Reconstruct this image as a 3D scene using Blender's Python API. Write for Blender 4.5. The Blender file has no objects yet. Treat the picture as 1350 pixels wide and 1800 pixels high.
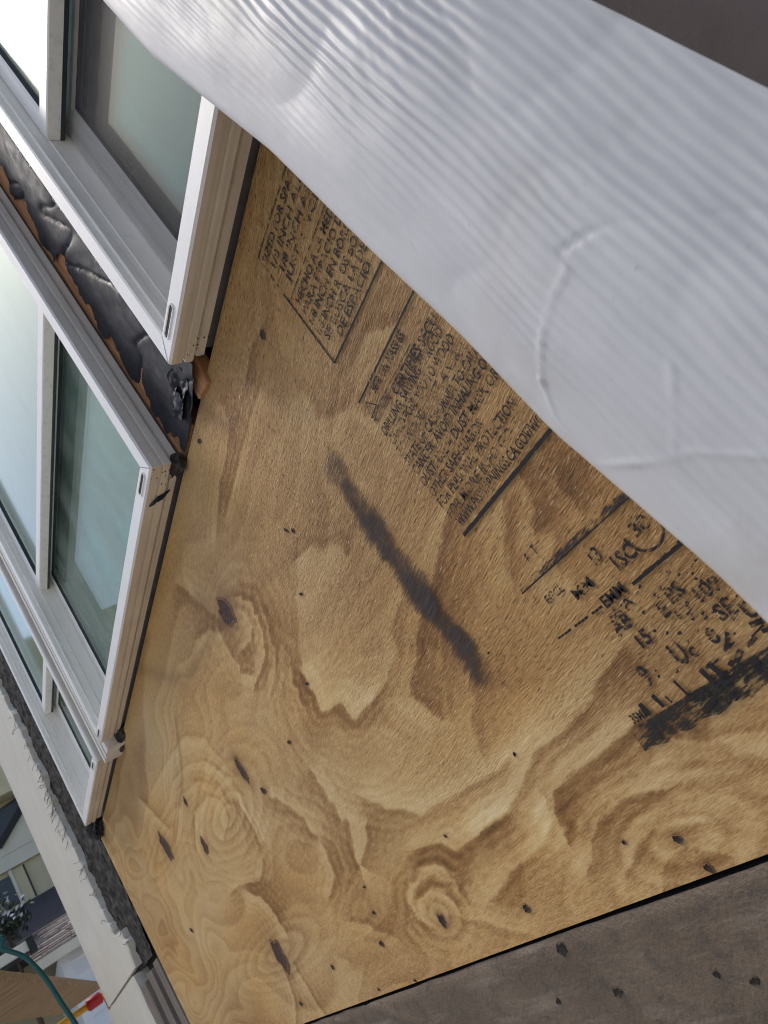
import bpy, bmesh, math, random
import numpy as np
from mathutils import Matrix, Vector, noise as mnoise

random.seed(7)
S = bpy.context.scene
COL = S.collection
PI = math.pi

# ------------------------------------------------------------------ camera
# world: wall face on Y=0, outdoors is -Y, X runs to the right along the wall, Z up
CAM_H = 1.4
cam_d = bpy.data.cameras.new('camera')
cam = bpy.data.objects.new('camera', cam_d)
COL.objects.link(cam)
cam_d.lens = 25.285
cam_d.sensor_width = 36.0
cam_d.clip_start = 0.01
cam_d.clip_end = 400.0
E1 = (-0.34989775, 0.60655212, 0.71390902)      # wall direction to the left, in camera axes
E2 = (-0.57161388, -0.74200483, 0.35026619)     # up
E3 = (0.74217864, -0.28552296, 0.60633943)      # into the wall
def cw(i, s): return Vector((-E1[i] * s, E3[i] * s, E2[i] * s))
rx, uy, bz = cw(0, 1), cw(1, -1), cw(2, -1)
M = Matrix.Identity(4)
for r in range(3):
    M[r][0], M[r][1], M[r][2] = rx[r], uy[r], bz[r]
M[0][3], M[1][3], M[2][3] = 0.0, -0.4, CAM_H
cam.matrix_world = M
cam_d.dof.use_dof = True
cam_d.dof.focus_distance = 0.75
cam_d.dof.aperture_fstop = 17.0
S.camera = cam

# ------------------------------------------------------------------ sky, sun, exposure
sun_dir = Vector((-0.337, -0.262, 0.905)).normalized()       # towards the hazy sun
w = bpy.data.worlds.new('World'); S.world = w
w.use_nodes = True
nt = w.node_tree
bg = nt.nodes['Background']
sky = nt.nodes.new('ShaderNodeTexSky')
sky.sky_type = 'NISHITA'
sky.sun_disc = False
sky.sun_elevation = math.asin(sun_dir.z)
sky.sun_rotation = math.atan2(sun_dir.x, sun_dir.y)
sky.dust_density = 3.0
sky.air_density = 1.0
nt.links.new(sky.outputs[0], bg.inputs[0])
bg.inputs[1].default_value = 0.125
sd = bpy.data.lights.new('sun', 'SUN')
sd.energy = 1.05
sd.angle = math.radians(11)
sd.color = (1.0, 0.96, 0.90)
sun = bpy.data.objects.new('sun', sd); COL.objects.link(sun)
sun.location = (-3, -3, 8)
sun.rotation_euler = sun_dir.to_track_quat('Z', 'Y').to_euler()
vs = S.view_settings
vs.view_transform = 'Standard'; vs.look = 'None'; vs.gamma = 1.0
vs.use_curve_mapping = False
vs.exposure = 0.44
S.cycles.filter_width = 1.0
S.cycles.max_bounces = 8
S.cycles.transparent_max_bounces = 16

# ------------------------------------------------------------------ node helpers
class NB:
    def __init__(s, name):
        s.m = bpy.data.materials.new(name); s.m.use_nodes = True
        s.t = s.m.node_tree; s.N = s.t.nodes
        s.b = s.N['Principled BSDF']; s.out = s.N['Material Output']
    def n(s, typ, **kw):
        x = s.N.new('ShaderNode' + typ)
        for k, v in kw.items():
            if k[0] == 'i' and k[1:].isdigit(): x.inputs[int(k[1:])].default_value = v
            elif k in x.inputs: x.inputs[k].default_value = v
            else: setattr(x, k, v)
        return x
    def l(s, a, b): s.t.links.new(a, b)
    def coord(s, scale=(1, 1, 1), rot=(0, 0, 0), loc=(0, 0, 0)):
        c = s.n('TexCoord'); m = s.n('Mapping')
        s.l(c.outputs['Object'], m.inputs['Vector'])
        m.inputs['Scale'].default_value = scale; m.inputs['Rotation'].default_value = rot
        m.inputs['Location'].default_value = loc
        return m.outputs[0]
    def noise(s, vec, scale=5, detail=4, rough=0.55):
        x = s.n('TexNoise'); x.inputs['Scale'].default_value = scale
        x.inputs['Detail'].default_value = detail; x.inputs['Roughness'].default_value = rough
        if vec is not None: s.l(vec, x.inputs['Vector'])
        return x.outputs[0]
    def ramp(s, fac, stops, interp='LINEAR'):
        r = s.n('ValToRGB'); cr = r.color_ramp; cr.interpolation = interp
        while len(cr.elements) > 1: cr.elements.remove(cr.elements[-1])
        cr.elements[0].position = stops[0][0]
        for p, c in stops[1:]: cr.elements.new(p)
        for e, (p, c) in zip(cr.elements, stops):
            e.position = p
            e.color = (c, c, c, 1) if isinstance(c, (int, float)) else (*c, 1)
        s.l(fac, r.inputs[0]); return r.outputs[0]
    def mix(s, fac, a, b, mode='MIX'):
        x = s.n('Mix', data_type='RGBA', blend_type=mode)
        for sock, v in ((x.inputs[0], fac), (x.inputs[6], a), (x.inputs[7], b)):
            if isinstance(v, (int, float)): sock.default_value = v
            elif isinstance(v, tuple): sock.default_value = (*v, 1)
            else: s.l(v, sock)
        return x.outputs[2]
    def math(s, op, a, b=0.0, c=0.0):
        x = s.n('Math', operation=op)
        for i, v in enumerate((a, b, c)):
            if isinstance(v, (int, float)): x.inputs[i].default_value = v
            else: s.l(v, x.inputs[i])
        return x.outputs[0]
    def bump(s, h, strength=0.4, dist=0.002, prev=None):
        x = s.n('Bump'); x.inputs['Strength'].default_value = strength
        x.inputs['Distance'].default_value = dist
        s.l(h, x.inputs['Height'])
        if prev is not None: s.l(prev, x.inputs['Normal'])
        return x.outputs[0]
    def base(s, c):
        if isinstance(c, tuple): s.b.inputs['Base Color'].default_value = (*c, 1)
        else: s.l(c, s.b.inputs['Base Color'])
        return s
    def normal(s, n): s.l(n, s.b.inputs['Normal']); return s
    def rough(s, r):
        if isinstance(r, (int, float)): s.b.inputs['Roughness'].default_value = r
        else: s.l(r, s.b.inputs['Roughness'])
        return s

def simple(name, c, rough=0.6, var=0.12, scale=30, bump=0.0, bscale=200, spec=0.5, metal=0.0, stretch=(1, 1, 1)):
    n = NB(name)
    v = n.coord(stretch)
    f = n.noise(v, scale, 5, 0.6)
    lo = tuple(max(0, x * (1 - var)) for x in c); hi = tuple(min(1, x * (1 + var)) for x in c)
    n.base(n.ramp(f, [(0.3, lo), (0.7, hi)])).rough(rough)
    n.b.inputs['Specular IOR Level'].default_value = spec
    n.b.inputs['Metallic'].default_value = metal
    if bump:
        n.normal(n.bump(n.noise(v, bscale, 4), bump, 0.003))
    return n.m

# ------------------------------------------------------------------ object helpers
def mesh_obj(name, verts, faces, mats, parent=None, mi=None, smooth=False):
    me = bpy.data.meshes.new(name)
    me.from_pydata([tuple(v) for v in verts], [], faces)
    if not isinstance(mats, (list, tuple)): mats = [mats]
    for m in mats: me.materials.append(m)
    if mi is not None: me.polygons.foreach_set('material_index', mi)
    if smooth: me.polygons.foreach_set('use_smooth', [True] * len(me.polygons))
    me.update()
    o = bpy.data.objects.new(name, me); COL.objects.link(o)
    if parent is not None: o.parent = parent; o.matrix_parent_inverse = parent.matrix_basis.inverted()
    return o
def tag(o, label=None, cat=None, group=None, kind=None):
    for k, v in (('label', label), ('category', cat), ('group', group), ('kind', kind)):
        if v: o[k] = v
    return o
def empty(name, loc, label, cat, group=None):
    o = bpy.data.objects.new(name, None); COL.objects.link(o)
    o.location = loc; o.empty_display_size = 0.05
    return tag(o, label, cat, group)
def bm_obj(name, bm, mats, parent=None, smooth=False):
    me = bpy.data.meshes.new(name); bmesh.ops.recalc_face_normals(bm, faces=bm.faces)
    bm.to_mesh(me); bm.free()
    if not isinstance(mats, (list, tuple)): mats = [mats]
    for m in mats: me.materials.append(m)
    if smooth: me.polygons.foreach_set('use_smooth', [True] * len(me.polygons))
    o = bpy.data.objects.new(name, me); COL.objects.link(o)
    if parent is not None: o.parent = parent; o.matrix_parent_inverse = parent.matrix_basis.inverted()
    return o
def add_box(bm, x0, x1, y0, y1, z0, z1, bevel=0.0, mi=0):
    r = bmesh.ops.create_cube(bm, size=1.0)
    vs_ = r['verts']
    for v in vs_:
        v.co = Vector(((x0 + x1) / 2 + v.co.x * (x1 - x0), (y0 + y1) / 2 + v.co.y * (y1 - y0), (z0 + z1) / 2 + v.co.z * (z1 - z0)))
    fs = {f for v in vs_ for f in v.link_faces}
    for f in fs: f.material_index = mi
    if bevel:
        es = list({e for v in vs_ for e in v.link_edges})
        bmesh.ops.bevel(bm, geom=es, offset=bevel, segments=2, affect='EDGES', profile=0.6)
def box(name, x0, x1, y0, y1, z0, z1, mat, parent=None, bevel=0.0):
    bm = bmesh.new(); add_box(bm, x0, x1, y0, y1, z0, z1, bevel)
    return bm_obj(name, bm, mat, parent)
def tube_mesh(bm, pts, rad, seg=10, mi=0):
    pts = [Vector(p) for p in pts]; rings = []
    for i, p in enumerate(pts):
        d = (pts[min(i + 1, len(pts) - 1)] - pts[max(i - 1, 0)]).normalized()
        a = d.orthogonal().normalized() if i == 0 else (pa - d * pa.dot(d)).normalized()
        pa = a; b = d.cross(a)
        r = rad[i] if isinstance(rad, (list, tuple)) else rad
        rings.append([bm.verts.new(p + a * math.cos(2 * PI * k / seg) * r + b * math.sin(2 * PI * k / seg) * r) for k in range(seg)])
    for A, B in zip(rings, rings[1:]):
        for k in range(seg): bm.faces.new((A[k], A[(k + 1) % seg], B[(k + 1) % seg], B[k])).material_index = mi
    bm.faces.new(rings[0][::-1]); bm.faces.new(rings[-1])
def tube(name, pts, rad, mat, parent=None, seg=10):
    bm = bmesh.new(); tube_mesh(bm, pts, rad, seg)
    return bm_obj(name, bm, mat, parent, True)
def grid_obj(name, P, mats, parent=None, smooth=True):
    ny, nx = P.shape[:2]
    idx = np.arange(nx * ny).reshape(ny, nx)
    q = np.stack([idx[:-1, :-1], idx[:-1, 1:], idx[1:, 1:], idx[1:, :-1]], -1).reshape(-1, 4)
    return mesh_obj(name, P.reshape(-1, 3).tolist(), q.tolist(), mats, parent, None, smooth)

# value noise in numpy (for displacement and wood figure)
def vnoise(x, y, seed=0):
    rs = np.random.RandomState(seed); T = rs.rand(256, 256)
    xi = np.floor(x).astype(int); yi = np.floor(y).astype(int)
    fx = x - xi; fy = y - yi
    fx = fx * fx * fx * (fx * (fx * 6 - 15) + 10); fy = fy * fy * fy * (fy * (fy * 6 - 15) + 10)
    a = T[xi % 256, yi % 256]; b = T[(xi + 1) % 256, yi % 256]
    c = T[xi % 256, (yi + 1) % 256]; d = T[(xi + 1) % 256, (yi + 1) % 256]
    return (a * (1 - fx) + b * fx) * (1 - fy) + (c * (1 - fx) + d * fx) * fy
def fbm(x, y, oct=4, seed=0):
    v = 0; a = 0.5; s = 0
    for i in range(oct):
        v = v + a * vnoise(x * 2 ** i + 17.3 * i, y * 2 ** i + 5.1 * i, seed + i); s += a; a *= 0.5
    return v / s

# ------------------------------------------------------------------ materials
def wood_ply():
    n = NB('plywood_veneer')
    fig = n.n('Attribute', attribute_name='figure').outputs['Fac']
    stain = n.n('Attribute', attribute_name='stain').outputs['Fac']
    rgh = n.n('Attribute', attribute_name='torn').outputs['Fac']
    rot = (0, math.radians(8), 0)
    wv = n.coord((1, 1, 1))
    wn = n.n('TexNoise', Scale=14.0, Detail=3.0); n.l(wv, wn.inputs['Vector'])
    off = n.n('VectorMath', operation='MULTIPLY_ADD')
    n.l(wn.outputs['Color'], off.inputs[0]); off.inputs[1].default_value = (0.01, 0, 0.008)
    n.l(wv, off.inputs[2])
    def stretched(sx, sz):
        m = n.n('Mapping'); m.inputs['Rotation'].default_value = rot
        m2 = n.n('Mapping'); m2.inputs['Scale'].default_value = (sx, 1, sz)
        n.l(off.outputs[0], m.inputs['Vector']); n.l(m.outputs[0], m2.inputs['Vector']); return m2.outputs[0]
    f1 = n.noise(stretched(105, 720), 1, 4, 0.6)
    f2 = n.noise(stretched(46, 270), 1, 5, 0.6)
    f3 = n.noise(stretched(190, 1300), 1, 3, 0.6)
    # fuzzy figure edges: the fibres break them up
    v = n.math('ADD', fig, n.math('MULTIPLY', n.math('SUBTRACT', f2, 0.5), 0.36))
    v = n.math('ADD', v, n.math('MULTIPLY', n.math('SUBTRACT', f1, 0.5), 0.46))
    v = n.math('ADD', v, n.math('MULTIPLY', n.math('SUBTRACT', f3, 0.5), 0.52))
    c = n.ramp(v, [(0.0, (0.125, 0.058, 0.016)), (0.25, (0.285, 0.150, 0.050)), (0.5, (0.515, 0.335, 0.146)), (0.75, (0.64, 0.485, 0.255)), (1.0, (0.76, 0.635, 0.40))])
    c = n.mix(stain, c, (0.17, 0.085, 0.035))
    gold = n.ramp(n.noise(n.coord((2.2, 2.2, 5)), 1, 3, 0.5), [(0.40, 0.0), (0.66, 0.75)])
    c = n.mix(gold, c, n.mix(1.0, c, (1.06, 0.94, 0.70), 'MULTIPLY'))
    c = n.mix(n.math('MULTIPLY', rgh, 0.5), c, n.mix(1.0, c, (0.92, 0.80, 0.64), 'MULTIPLY'))
    # dark pores and short splinter shadows in the torn grain
    pores = n.ramp(n.noise(stretched(115, 760), 1, 2, 0.5), [(0.30, 1.0), (0.42, 0.0)])
    c = n.mix(n.math('MULTIPLY', pores, n.math('MULTIPLY_ADD', rgh, 0.78, 0.18)), c, (0.10, 0.045, 0.016))
    pale = n.ramp(n.noise(stretched(85, 700), 1, 2, 0.5), [(0.62, 0.0), (0.75, 1.0)])
    c = n.mix(n.math('MULTIPLY', pale, n.math('MULTIPLY_ADD', rgh, 0.80, 0.16)), c, (0.82, 0.62, 0.35))
    speck = n.ramp(n.noise(n.coord((260, 260, 260)), 1, 2, 0.5), [(0.70, 0.0), (0.78, 1.0)])
    c = n.mix(n.math('MULTIPLY', speck, 0.35), c, (0.11, 0.05, 0.025))
    # fine sawn scratches crossing the grain
    ms = n.n('Mapping'); ms.inputs['Rotation'].default_value = (0, math.radians(-28), 0); n.l(wv, ms.inputs['Vector'])
    ms2 = n.n('Mapping'); ms2.inputs['Scale'].default_value = (9, 1, 900); n.l(ms.outputs[0], ms2.inputs['Vector'])
    scr = n.ramp(n.noise(ms2.outputs[0], 1, 1, 0.5), [(0.74, 0.0), (0.80, 1.0)])
    c = n.mix(n.math('MULTIPLY', scr, 0.30), c, (0.74, 0.58, 0.36))
    n.base(c).rough(0.62)
    n.b.inputs['Specular IOR Level'].default_value = 0.35
    h = n.math('ADD', n.math('MULTIPLY', f1, 1.0), n.math('MULTIPLY', f2, 0.8))
    hb = n.n('Bump'); n.l(h, hb.inputs['Height']); hb.inputs['Distance'].default_value = 0.0030
    n.l(n.math('MULTIPLY_ADD', rgh, 0.95, 0.18), hb.inputs['Strength'])
    big = n.bump(fig, 0.07, 0.0016, hb.outputs[0])
    n.normal(big)
    return n.m
M_PLY = wood_ply()

def ink(name, col, cut=0.42, soft=0.1, rot=8):
    """worn printing ink: the wood shows through where fibres have broken away"""
    n = NB(name)
    wv = n.coord((1, 1, 1), (0, math.radians(rot), 0))
    m2 = n.n('Mapping'); m2.inputs['Scale'].default_value = (130, 1, 620); n.l(wv, m2.inputs['Vector'])
    f = n.noise(m2.outputs[0], 1, 3, 0.6)
    g = n.noise(n.coord((45, 45, 60)), 1, 2, 0.5)
    a = n.ramp(n.math('ADD', n.math('MULTIPLY', f, 0.6), n.math('MULTIPLY', g, 0.4)), [(cut, 0.0), (cut + soft, 1.0)])
    n.base(col).rough(0.7)
    n.b.inputs['Specular IOR Level'].default_value = 0.2
    n.l(a, n.b.inputs['Alpha'])
    return n.m
M_INK = ink('stamp_ink', (0.026, 0.022, 0.024), 0.42, 0.09)
M_INK_FAINT = ink('faint_stamp_ink', (0.045, 0.036, 0.034), 0.45, 0.10)
M_INK_BOLD = ink('bold_stamp_ink', (0.022, 0.02, 0.022), 0.36, 0.07)

def spray_paint():
    n = NB('purple_grey_spray_paint')
    e = n.n('Attribute', attribute_name='edge').outputs['Fac']
    wv = n.coord((1, 1, 1), (0, math.radians(9), 0))
    m2 = n.n('Mapping'); m2.inputs['Scale'].default_value = (34, 1, 520); n.l(wv, m2.inputs['Vector'])
    f = n.noise(m2.outputs[0], 1, 4, 0.7)
    g = n.noise(n.coord((30, 30, 30)), 1, 3, 0.5)
    s = n.math('ADD', e, n.math('MULTIPLY', n.math('SUBTRACT', f, 0.5), 4.2))
    s = n.math('ADD', s, n.math('MULTIPLY', n.math('SUBTRACT', g, 0.5), 2.0))
    a = n.ramp(s, [(0.20, 0.0), (0.55, 0.42), (1.0, 0.72), (1.5, 0.90)])
    n.base(n.ramp(f, [(0.3, (0.024, 0.020, 0.021)), (0.7, (0.085, 0.068, 0.064))])).rough(0.75)
    n.b.inputs['Specular IOR Level'].default_value = 0.2
    n.l(a, n.b.inputs['Alpha'])
    return n.m
M_SPRAY = spray_paint()

def vinyl(name, lo, hi, dirt=(0.16, 0.13, 0.09), amt=0.5, rough=0.42, stretch=(6, 6, 6), streak=None):
    n = NB(name)
    v = n.coord((1, 1, 1))
    f = n.noise(v, 9, 6, 0.6)
    c = n.ramp(f, [(0.3, lo), (0.7, hi)])
    if streak:
        s = n.noise(n.coord(streak), 1, 4, 0.6)
        c = n.mix(n.ramp(s, [(0.50, 0.0), (0.70, 0.35)]), c, tuple(x * 0.62 for x in lo))
    d = n.ramp(n.noise(v, 70, 6, 0.7), [(0.60, 0.0), (0.74, 1.0)])
    c = n.mix(n.math('MULTIPLY', d, amt * 0.5), c, dirt)
    n.base(c).rough(rough)
    n.normal(n.bump(n.noise(v, 140, 3), 0.06, 0.002))
    return n.m
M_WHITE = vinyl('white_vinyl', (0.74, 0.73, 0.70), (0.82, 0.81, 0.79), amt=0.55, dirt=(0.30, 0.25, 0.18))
M_CREAM = vinyl('dirty_bounce_tan_vinyl', (0.55, 0.46, 0.34), (0.68, 0.59, 0.46), amt=0.6, streak=(3, 120, 120))  # tan from dirt and from plywood bounce light put into the colour
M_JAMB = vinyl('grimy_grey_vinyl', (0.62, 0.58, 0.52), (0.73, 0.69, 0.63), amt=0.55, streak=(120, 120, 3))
M_TRACK = vinyl('bounce_lit_track_vinyl', (0.82, 0.79, 0.73), (0.88, 0.86, 0.81), amt=0.5, streak=(90, 90, 2))  # paler and warmer than the rim: bounce light put into the colour
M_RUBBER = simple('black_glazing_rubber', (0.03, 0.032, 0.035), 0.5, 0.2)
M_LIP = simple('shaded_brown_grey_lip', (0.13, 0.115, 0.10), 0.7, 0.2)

def glass(name, tint, rmul=1.0, rough=0.0, milk=(0.01, 0.10), mc=(0.55, 0.56, 0.54)):
    n = NB(name); n.N.remove(n.b)
    tr = n.n('BsdfTransparent'); tr.inputs[0].default_value = (*tint, 1)
    gl = n.n('BsdfGlossy'); gl.inputs['Roughness'].default_value = rough
    gl.inputs[0].default_value = (0.86, 1.0, 0.94, 1)
    fr = n.n('Fresnel'); fr.inputs[0].default_value = 1.5
    # smears and dust, plus a milky tone painted for hazy reflections
    sm = n.noise(n.coord((7, 7, 3)), 2, 5, 0.6)
    b = n.bump(sm, 0.02, 0.002); n.l(b, gl.inputs['Normal'])
    mx = n.n('MixShader'); n.l(n.math('MULTIPLY', fr.outputs[0], rmul), mx.inputs[0])
    n.l(tr.outputs[0], mx.inputs[1]); n.l(gl.outputs[0], mx.inputs[2])
    df = n.n('BsdfDiffuse'); df.inputs[0].default_value = (*mc, 1)
    m2 = n.n('MixShader'); n.l(n.ramp(sm, [(0.38, milk[0]), (0.72, milk[1])]), m2.inputs[0])
    n.l(mx.outputs[0], m2.inputs[1]); n.l(df.outputs[0], m2.inputs[2])
    n.l(m2.outputs[0], n.out.inputs['Surface'])
    return n.m
M_GLASS = glass('greenish_window_glass', (0.80, 0.91, 0.85), 0.8, 0.0, (0.10, 0.42), (0.43, 0.47, 0.42))  # heavy milky layer stands in for soft greenish reflections
M_GLASS_TEAL = glass('dim_teal_window_glass', (0.34, 0.52, 0.58), 0.8, 0.0, (0.01, 0.05))
M_GLASS_UP = glass('upper_window_glass', (0.75, 0.85, 0.85), 1.7, 0.10)

def screen_mat():
    n = NB('sparkle_flecked_insect_screen'); n.N.remove(n.b)
    tr = n.n('BsdfTransparent')
    gl = n.n('BsdfGlossy'); gl.inputs['Roughness'].default_value = 0.46
    sp = n.noise(n.coord((1000, 1000, 1000)), 1, 2, 0.6)
    n.l(n.ramp(sp, [(0.35, (0.03, 0.03, 0.032)), (0.55, (0.20, 0.19, 0.18)), (0.75, (0.62, 0.60, 0.57))]), gl.inputs[0])  # sun sparkle on the mesh put in as random bright flecks
    df = n.n('BsdfDiffuse'); df.inputs[0].default_value = (0.11, 0.108, 0.105, 1)
    a = n.n('MixShader'); a.inputs[0].default_value = 0.45; n.l(df.outputs[0], a.inputs[1]); n.l(gl.outputs[0], a.inputs[2])
    mx = n.n('MixShader'); n.l(n.ramp(sp, [(0.33, 0.22), (0.65, 0.52)]), mx.inputs[0])
    n.l(tr.outputs[0], mx.inputs[1]); n.l(a.outputs[0], mx.inputs[2])
    n.l(mx.outputs[0], n.out.inputs['Surface'])
    return n.m
M_SCREEN = screen_mat()
M_CURTAIN = simple('grey_curtain_cloth', (0.5, 0.5, 0.47), 0.9, 0.25, 8)
M_CURTAIN_D = simple('dark_curtain_cloth', (0.045, 0.052, 0.058), 0.9, 0.25, 8)
M_ROOM = simple('dim_room_paint', (0.35, 0.34, 0.31), 0.9, 0.1)
M_GREENBOX = simple('pale_green_plastic', (0.22, 0.42, 0.33), 0.5, 0.1)

def membrane():
    n = NB('black_flashing_membrane')
    v = n.coord((1, 1, 1))
    f = n.noise(v, 60, 5, 0.6)
    n.base(n.ramp(f, [(0.3, (0.006, 0.007, 0.010)), (0.75, (0.022, 0.023, 0.030))]))
    n.rough(n.ramp(n.noise(v, 35, 3), [(0.35, 0.42), (0.65, 0.72)]))
    n.b.inputs['Specular IOR Level'].default_value = 0.25
    n.normal(n.bump(n.noise(n.coord((60, 60, 90)), 1, 3, 0.5), 0.18, 0.003))
    return n.m
M_MEMB = membrane()
M_FOIL = simple('crinkled_foil', (0.42, 0.42, 0.42), 0.3, 0.5, 120, 0.5, 300, 0.5, 0.7)
M_STUD = simple('reddish_stud_wood', (0.40, 0.19, 0.085), 0.7, 0.35, 1, 0.3, 60, 0.3, 0.0, (160, 160, 12))
M_EDGE = simple('plywood_edge_plies', (0.46, 0.30, 0.15), 0.75, 0.3, 1, 0.2, 100, 0.3, 0.0, (8, 500, 8))
M_DARK = simple('dark_void_backing', (0.018, 0.016, 0.015), 0.9, 0.3)

def dark_panel():
    n = NB('dark_weathered_sheet')
    v = n.coord((1, 1, 1))
    a = n.noise(v, 6, 6, 0.6); b = n.noise(v, 45, 5, 0.65)
    c = n.ramp(a, [(0.25, (0.070, 0.047, 0.029)), (0.5, (0.122, 0.086, 0.055)), (0.75, (0.178, 0.132, 0.090))])
    c = n.mix(n.ramp(b, [(0.50, 0.0), (0.72, 0.75)]), c, (0.050, 0.040, 0.031))
    c = n.mix(n.ramp(n.noise(v, 300, 3, 0.7), [(0.5, 0.0), (0.8, 0.4)]), c, (0.14, 0.12, 0.10))
    st = n.noise(n.coord((8, 8, 60), (0, math.radians(35), 0)), 1, 4, 0.6)
    c = n.mix(n.ramp(st, [(0.55, 0.0), (0.72, 0.65)]), c, (0.24, 0.195, 0.145))
    n.base(c).rough(0.6)
    n.normal(n.bump(n.math('ADD', b, n.noise(v, 260, 3)), 0.6, 0.003))
    return n.m
M_SHEET = dark_panel()
M_FELT = simple('dark_brown_felt_paper', (0.19, 0.155, 0.14), 0.85, 0.18, 14, 0.25, 400, 0.2)

def wrap_mat():
    n = NB('white_crinkled_house_wrap')
    v = n.coord((1, 1, 1))
    f = n.noise(n.coord((60, 60, 8)), 1, 4, 0.6)
    c = n.ramp(f, [(0.3, (0.56, 0.56, 0.565)), (0.7, (0.63, 0.63, 0.63))])
    st = n.noise(n.coord((9, 9, 14)), 1, 5, 0.65)
    c = n.mix(n.ramp(st, [(0.54, 0.0), (0.74, 0.5)]), c, (0.46, 0.43, 0.38))
    sp = n.noise(n.coord((220, 220, 220)), 1, 2, 0.5)
    c = n.mix(n.ramp(sp, [(0.70, 0.0), (0.80, 0.35)]), c, (0.30, 0.28, 0.25))
    n.base(c).rough(0.42)
    n.normal(n.bump(n.noise(n.coord((420, 420, 60)), 1, 3, 0.5), 0.10, 0.001))
    tl = n.n('BsdfTranslucent'); tl.inputs[0].default_value = (0.5, 0.5, 0.5, 1)
    mx = n.n('MixShader'); mx.inputs[0].default_value = 0.12
    n.l(n.b.outputs[0], mx.inputs[1]); n.l(tl.outputs[0], mx.inputs[2]); n.l(mx.outputs[0], n.out.inputs['Surface'])
    return n.m
M_WRAP = wrap_mat()

M_STUCCO = simple('smooth_cream_stucco', (0.62, 0.60, 0.53), 0.8, 0.05, 6, 0.12, 260, 0.3)
M_PAPER = simple('torn_black_building_paper', (0.05, 0.046, 0.042), 0.85, 0.85, 40, 0.6, 150, 0.2)
M_GREYWOOD = simple('grey_weathered_lath', (0.21, 0.18, 0.155), 0.85, 0.35, 1, 0.4, 60, 0.2, 0.0, (60, 60, 5))
M_WIRE = simple('rusty_lath_wire', (0.08, 0.06, 0.045), 0.6, 0.3)
M_CONC = simple('pale_concrete_ground', (0.44, 0.425, 0.40), 0.9, 0.15, 3, 0.2, 60)
M_NWALL = simple('cream_neighbour_paint', (0.62, 0.55, 0.35), 0.8, 0.06, 4)
M_NTRIM = simple('pale_cream_trim_paint', (0.72, 0.68, 0.54), 0.7, 0.05, 4)
M_SIDING = simple('pale_blue_white_siding', (0.80, 0.82, 0.85), 0.6, 0.05, 3)
M_SHING_D = simple('charcoal_roof_shingle', (0.045, 0.045, 0.055), 0.9, 0.35, 20, 0.3, 100)
M_SHING_B = [simple('brown_roof_shingle', c, 0.9, 0.25, 20, 0.3, 100) for c in ((0.30, 0.25, 0.22), (0.40, 0.34, 0.30), (0.19, 0.155, 0.135))]
M_BLACK = simple('black_painted_metal', (0.012, 0.012, 0.013), 0.5, 0.2)
M_SLATE = simple('dim_grey_glass', (0.05, 0.055, 0.06), 0.15, 0.2)
M_PLANK = simple('rough_brown_plank', (0.30, 0.20, 0.11), 0.85, 0.35, 1, 0.5, 60, 0.2, 0.0, (30, 5, 60))
M_YELLOW = simple('yellow_painted_steel', (0.62, 0.33, 0.02), 0.4, 0.2, 30)
M_RED = simple('red_plastic_cap', (0.42, 0.015, 0.02), 0.45, 0.15)
M_HOSE = simple('teal_rubber_hose', (0.008, 0.105, 0.105), 0.4, 0.15)
M_LEAF_D = simple('dark_shrub_leaf', (0.018, 0.035, 0.016), 0.6, 0.4, 40)
M_PETAL = simple('pale_blossom', (0.62, 0.64, 0.78), 0.7, 0.1)
M_LEAF = simple('green_tree_leaf', (0.07, 0.11, 0.04), 0.6, 0.4, 30)
M_BARK = simple('brown_bark', (0.13, 0.09, 0.06), 0.9, 0.3, 1, 0.5, 40, 0.2, 0.0, (30, 30, 4))
M_KNOT = None

# ================================================================== SETTING
g = box('ground', -60, 60, -60, 60, -0.3, 0.0, M_CONC); tag(g, kind='structure')

# ---- house wall behind everything: pieces left open where the windows stand
WIN = [(-0.55, 0.36, 1.932, 3.02), (-1.655, -0.724, 1.932, 3.02), (-2.275, -1.765, 1.932, 3.02)]
house = empty('house_wall', (-1, 0.05, 0), 'long house wall stripped to dark sheathing behind the plywood and windows', 'wall')
bm = bmesh.new()
add_box(bm, -3.80, 2.6, 0.020, 0.14, 0.0, 1.90)
add_box(bm, -3.80, 2.6, 0.020, 0.14, 3.04, 3.6)
xs = [-3.80, -2.285, -1.755, -1.665, -0.714, -0.56, 0.37, 2.6]
for a, b in ((0, 1), (2, 3), (4, 5), (6, 7)):
    if b - a: add_box(bm, xs[a], xs[b] if (a, b) != (2, 3) else -1.665, 0.020, 0.14, 1.90, 3.04)
bm_obj('sheathing', bm, M_DARK, house)
bm = bmesh.new()
add_box(bm, -3.80, 2.6, 2.4, 2.5, 0.0, 3.6); add_box(bm, -3.80, 2.6, 0.14, 2.4, 3.05, 3.15); add_box(bm, -3.80, 2.6, 0.14, 2.4, 0.8, 0.9)
add_box(bm, -3.80, -3.70, 0.14, 2.4, 0.0, 3.6); add_box(bm, 2.5, 2.6, 0.14, 2.4, 0.0, 3.6)
bm_obj('room_lining', bm, M_ROOM, house)

# ================================================================== PLYWOOD
ply = empty('plywood_panel', (-1.2, 0.0, 1.26), 'bare tan plywood sheet with swirling grain, knots and black printed stamps', 'plywood')
PX0, PX1, PZ0, PZ1 = -2.44, 0.02, 1.258, 1.930
nx, nz = 760, 330
tt = np.linspace(0, 1, nx)
gx = 0.30 - np.exp(np.log(0.28) + tt * (np.log(2.74) - np.log(0.28)))
gx = gx[::-1]; gx[0] = PX0; gx[-1] = PX1
gz = np.linspace(PZ0, PZ1, nz)
X, Z = np.meshgrid(gx, gz)
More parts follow.
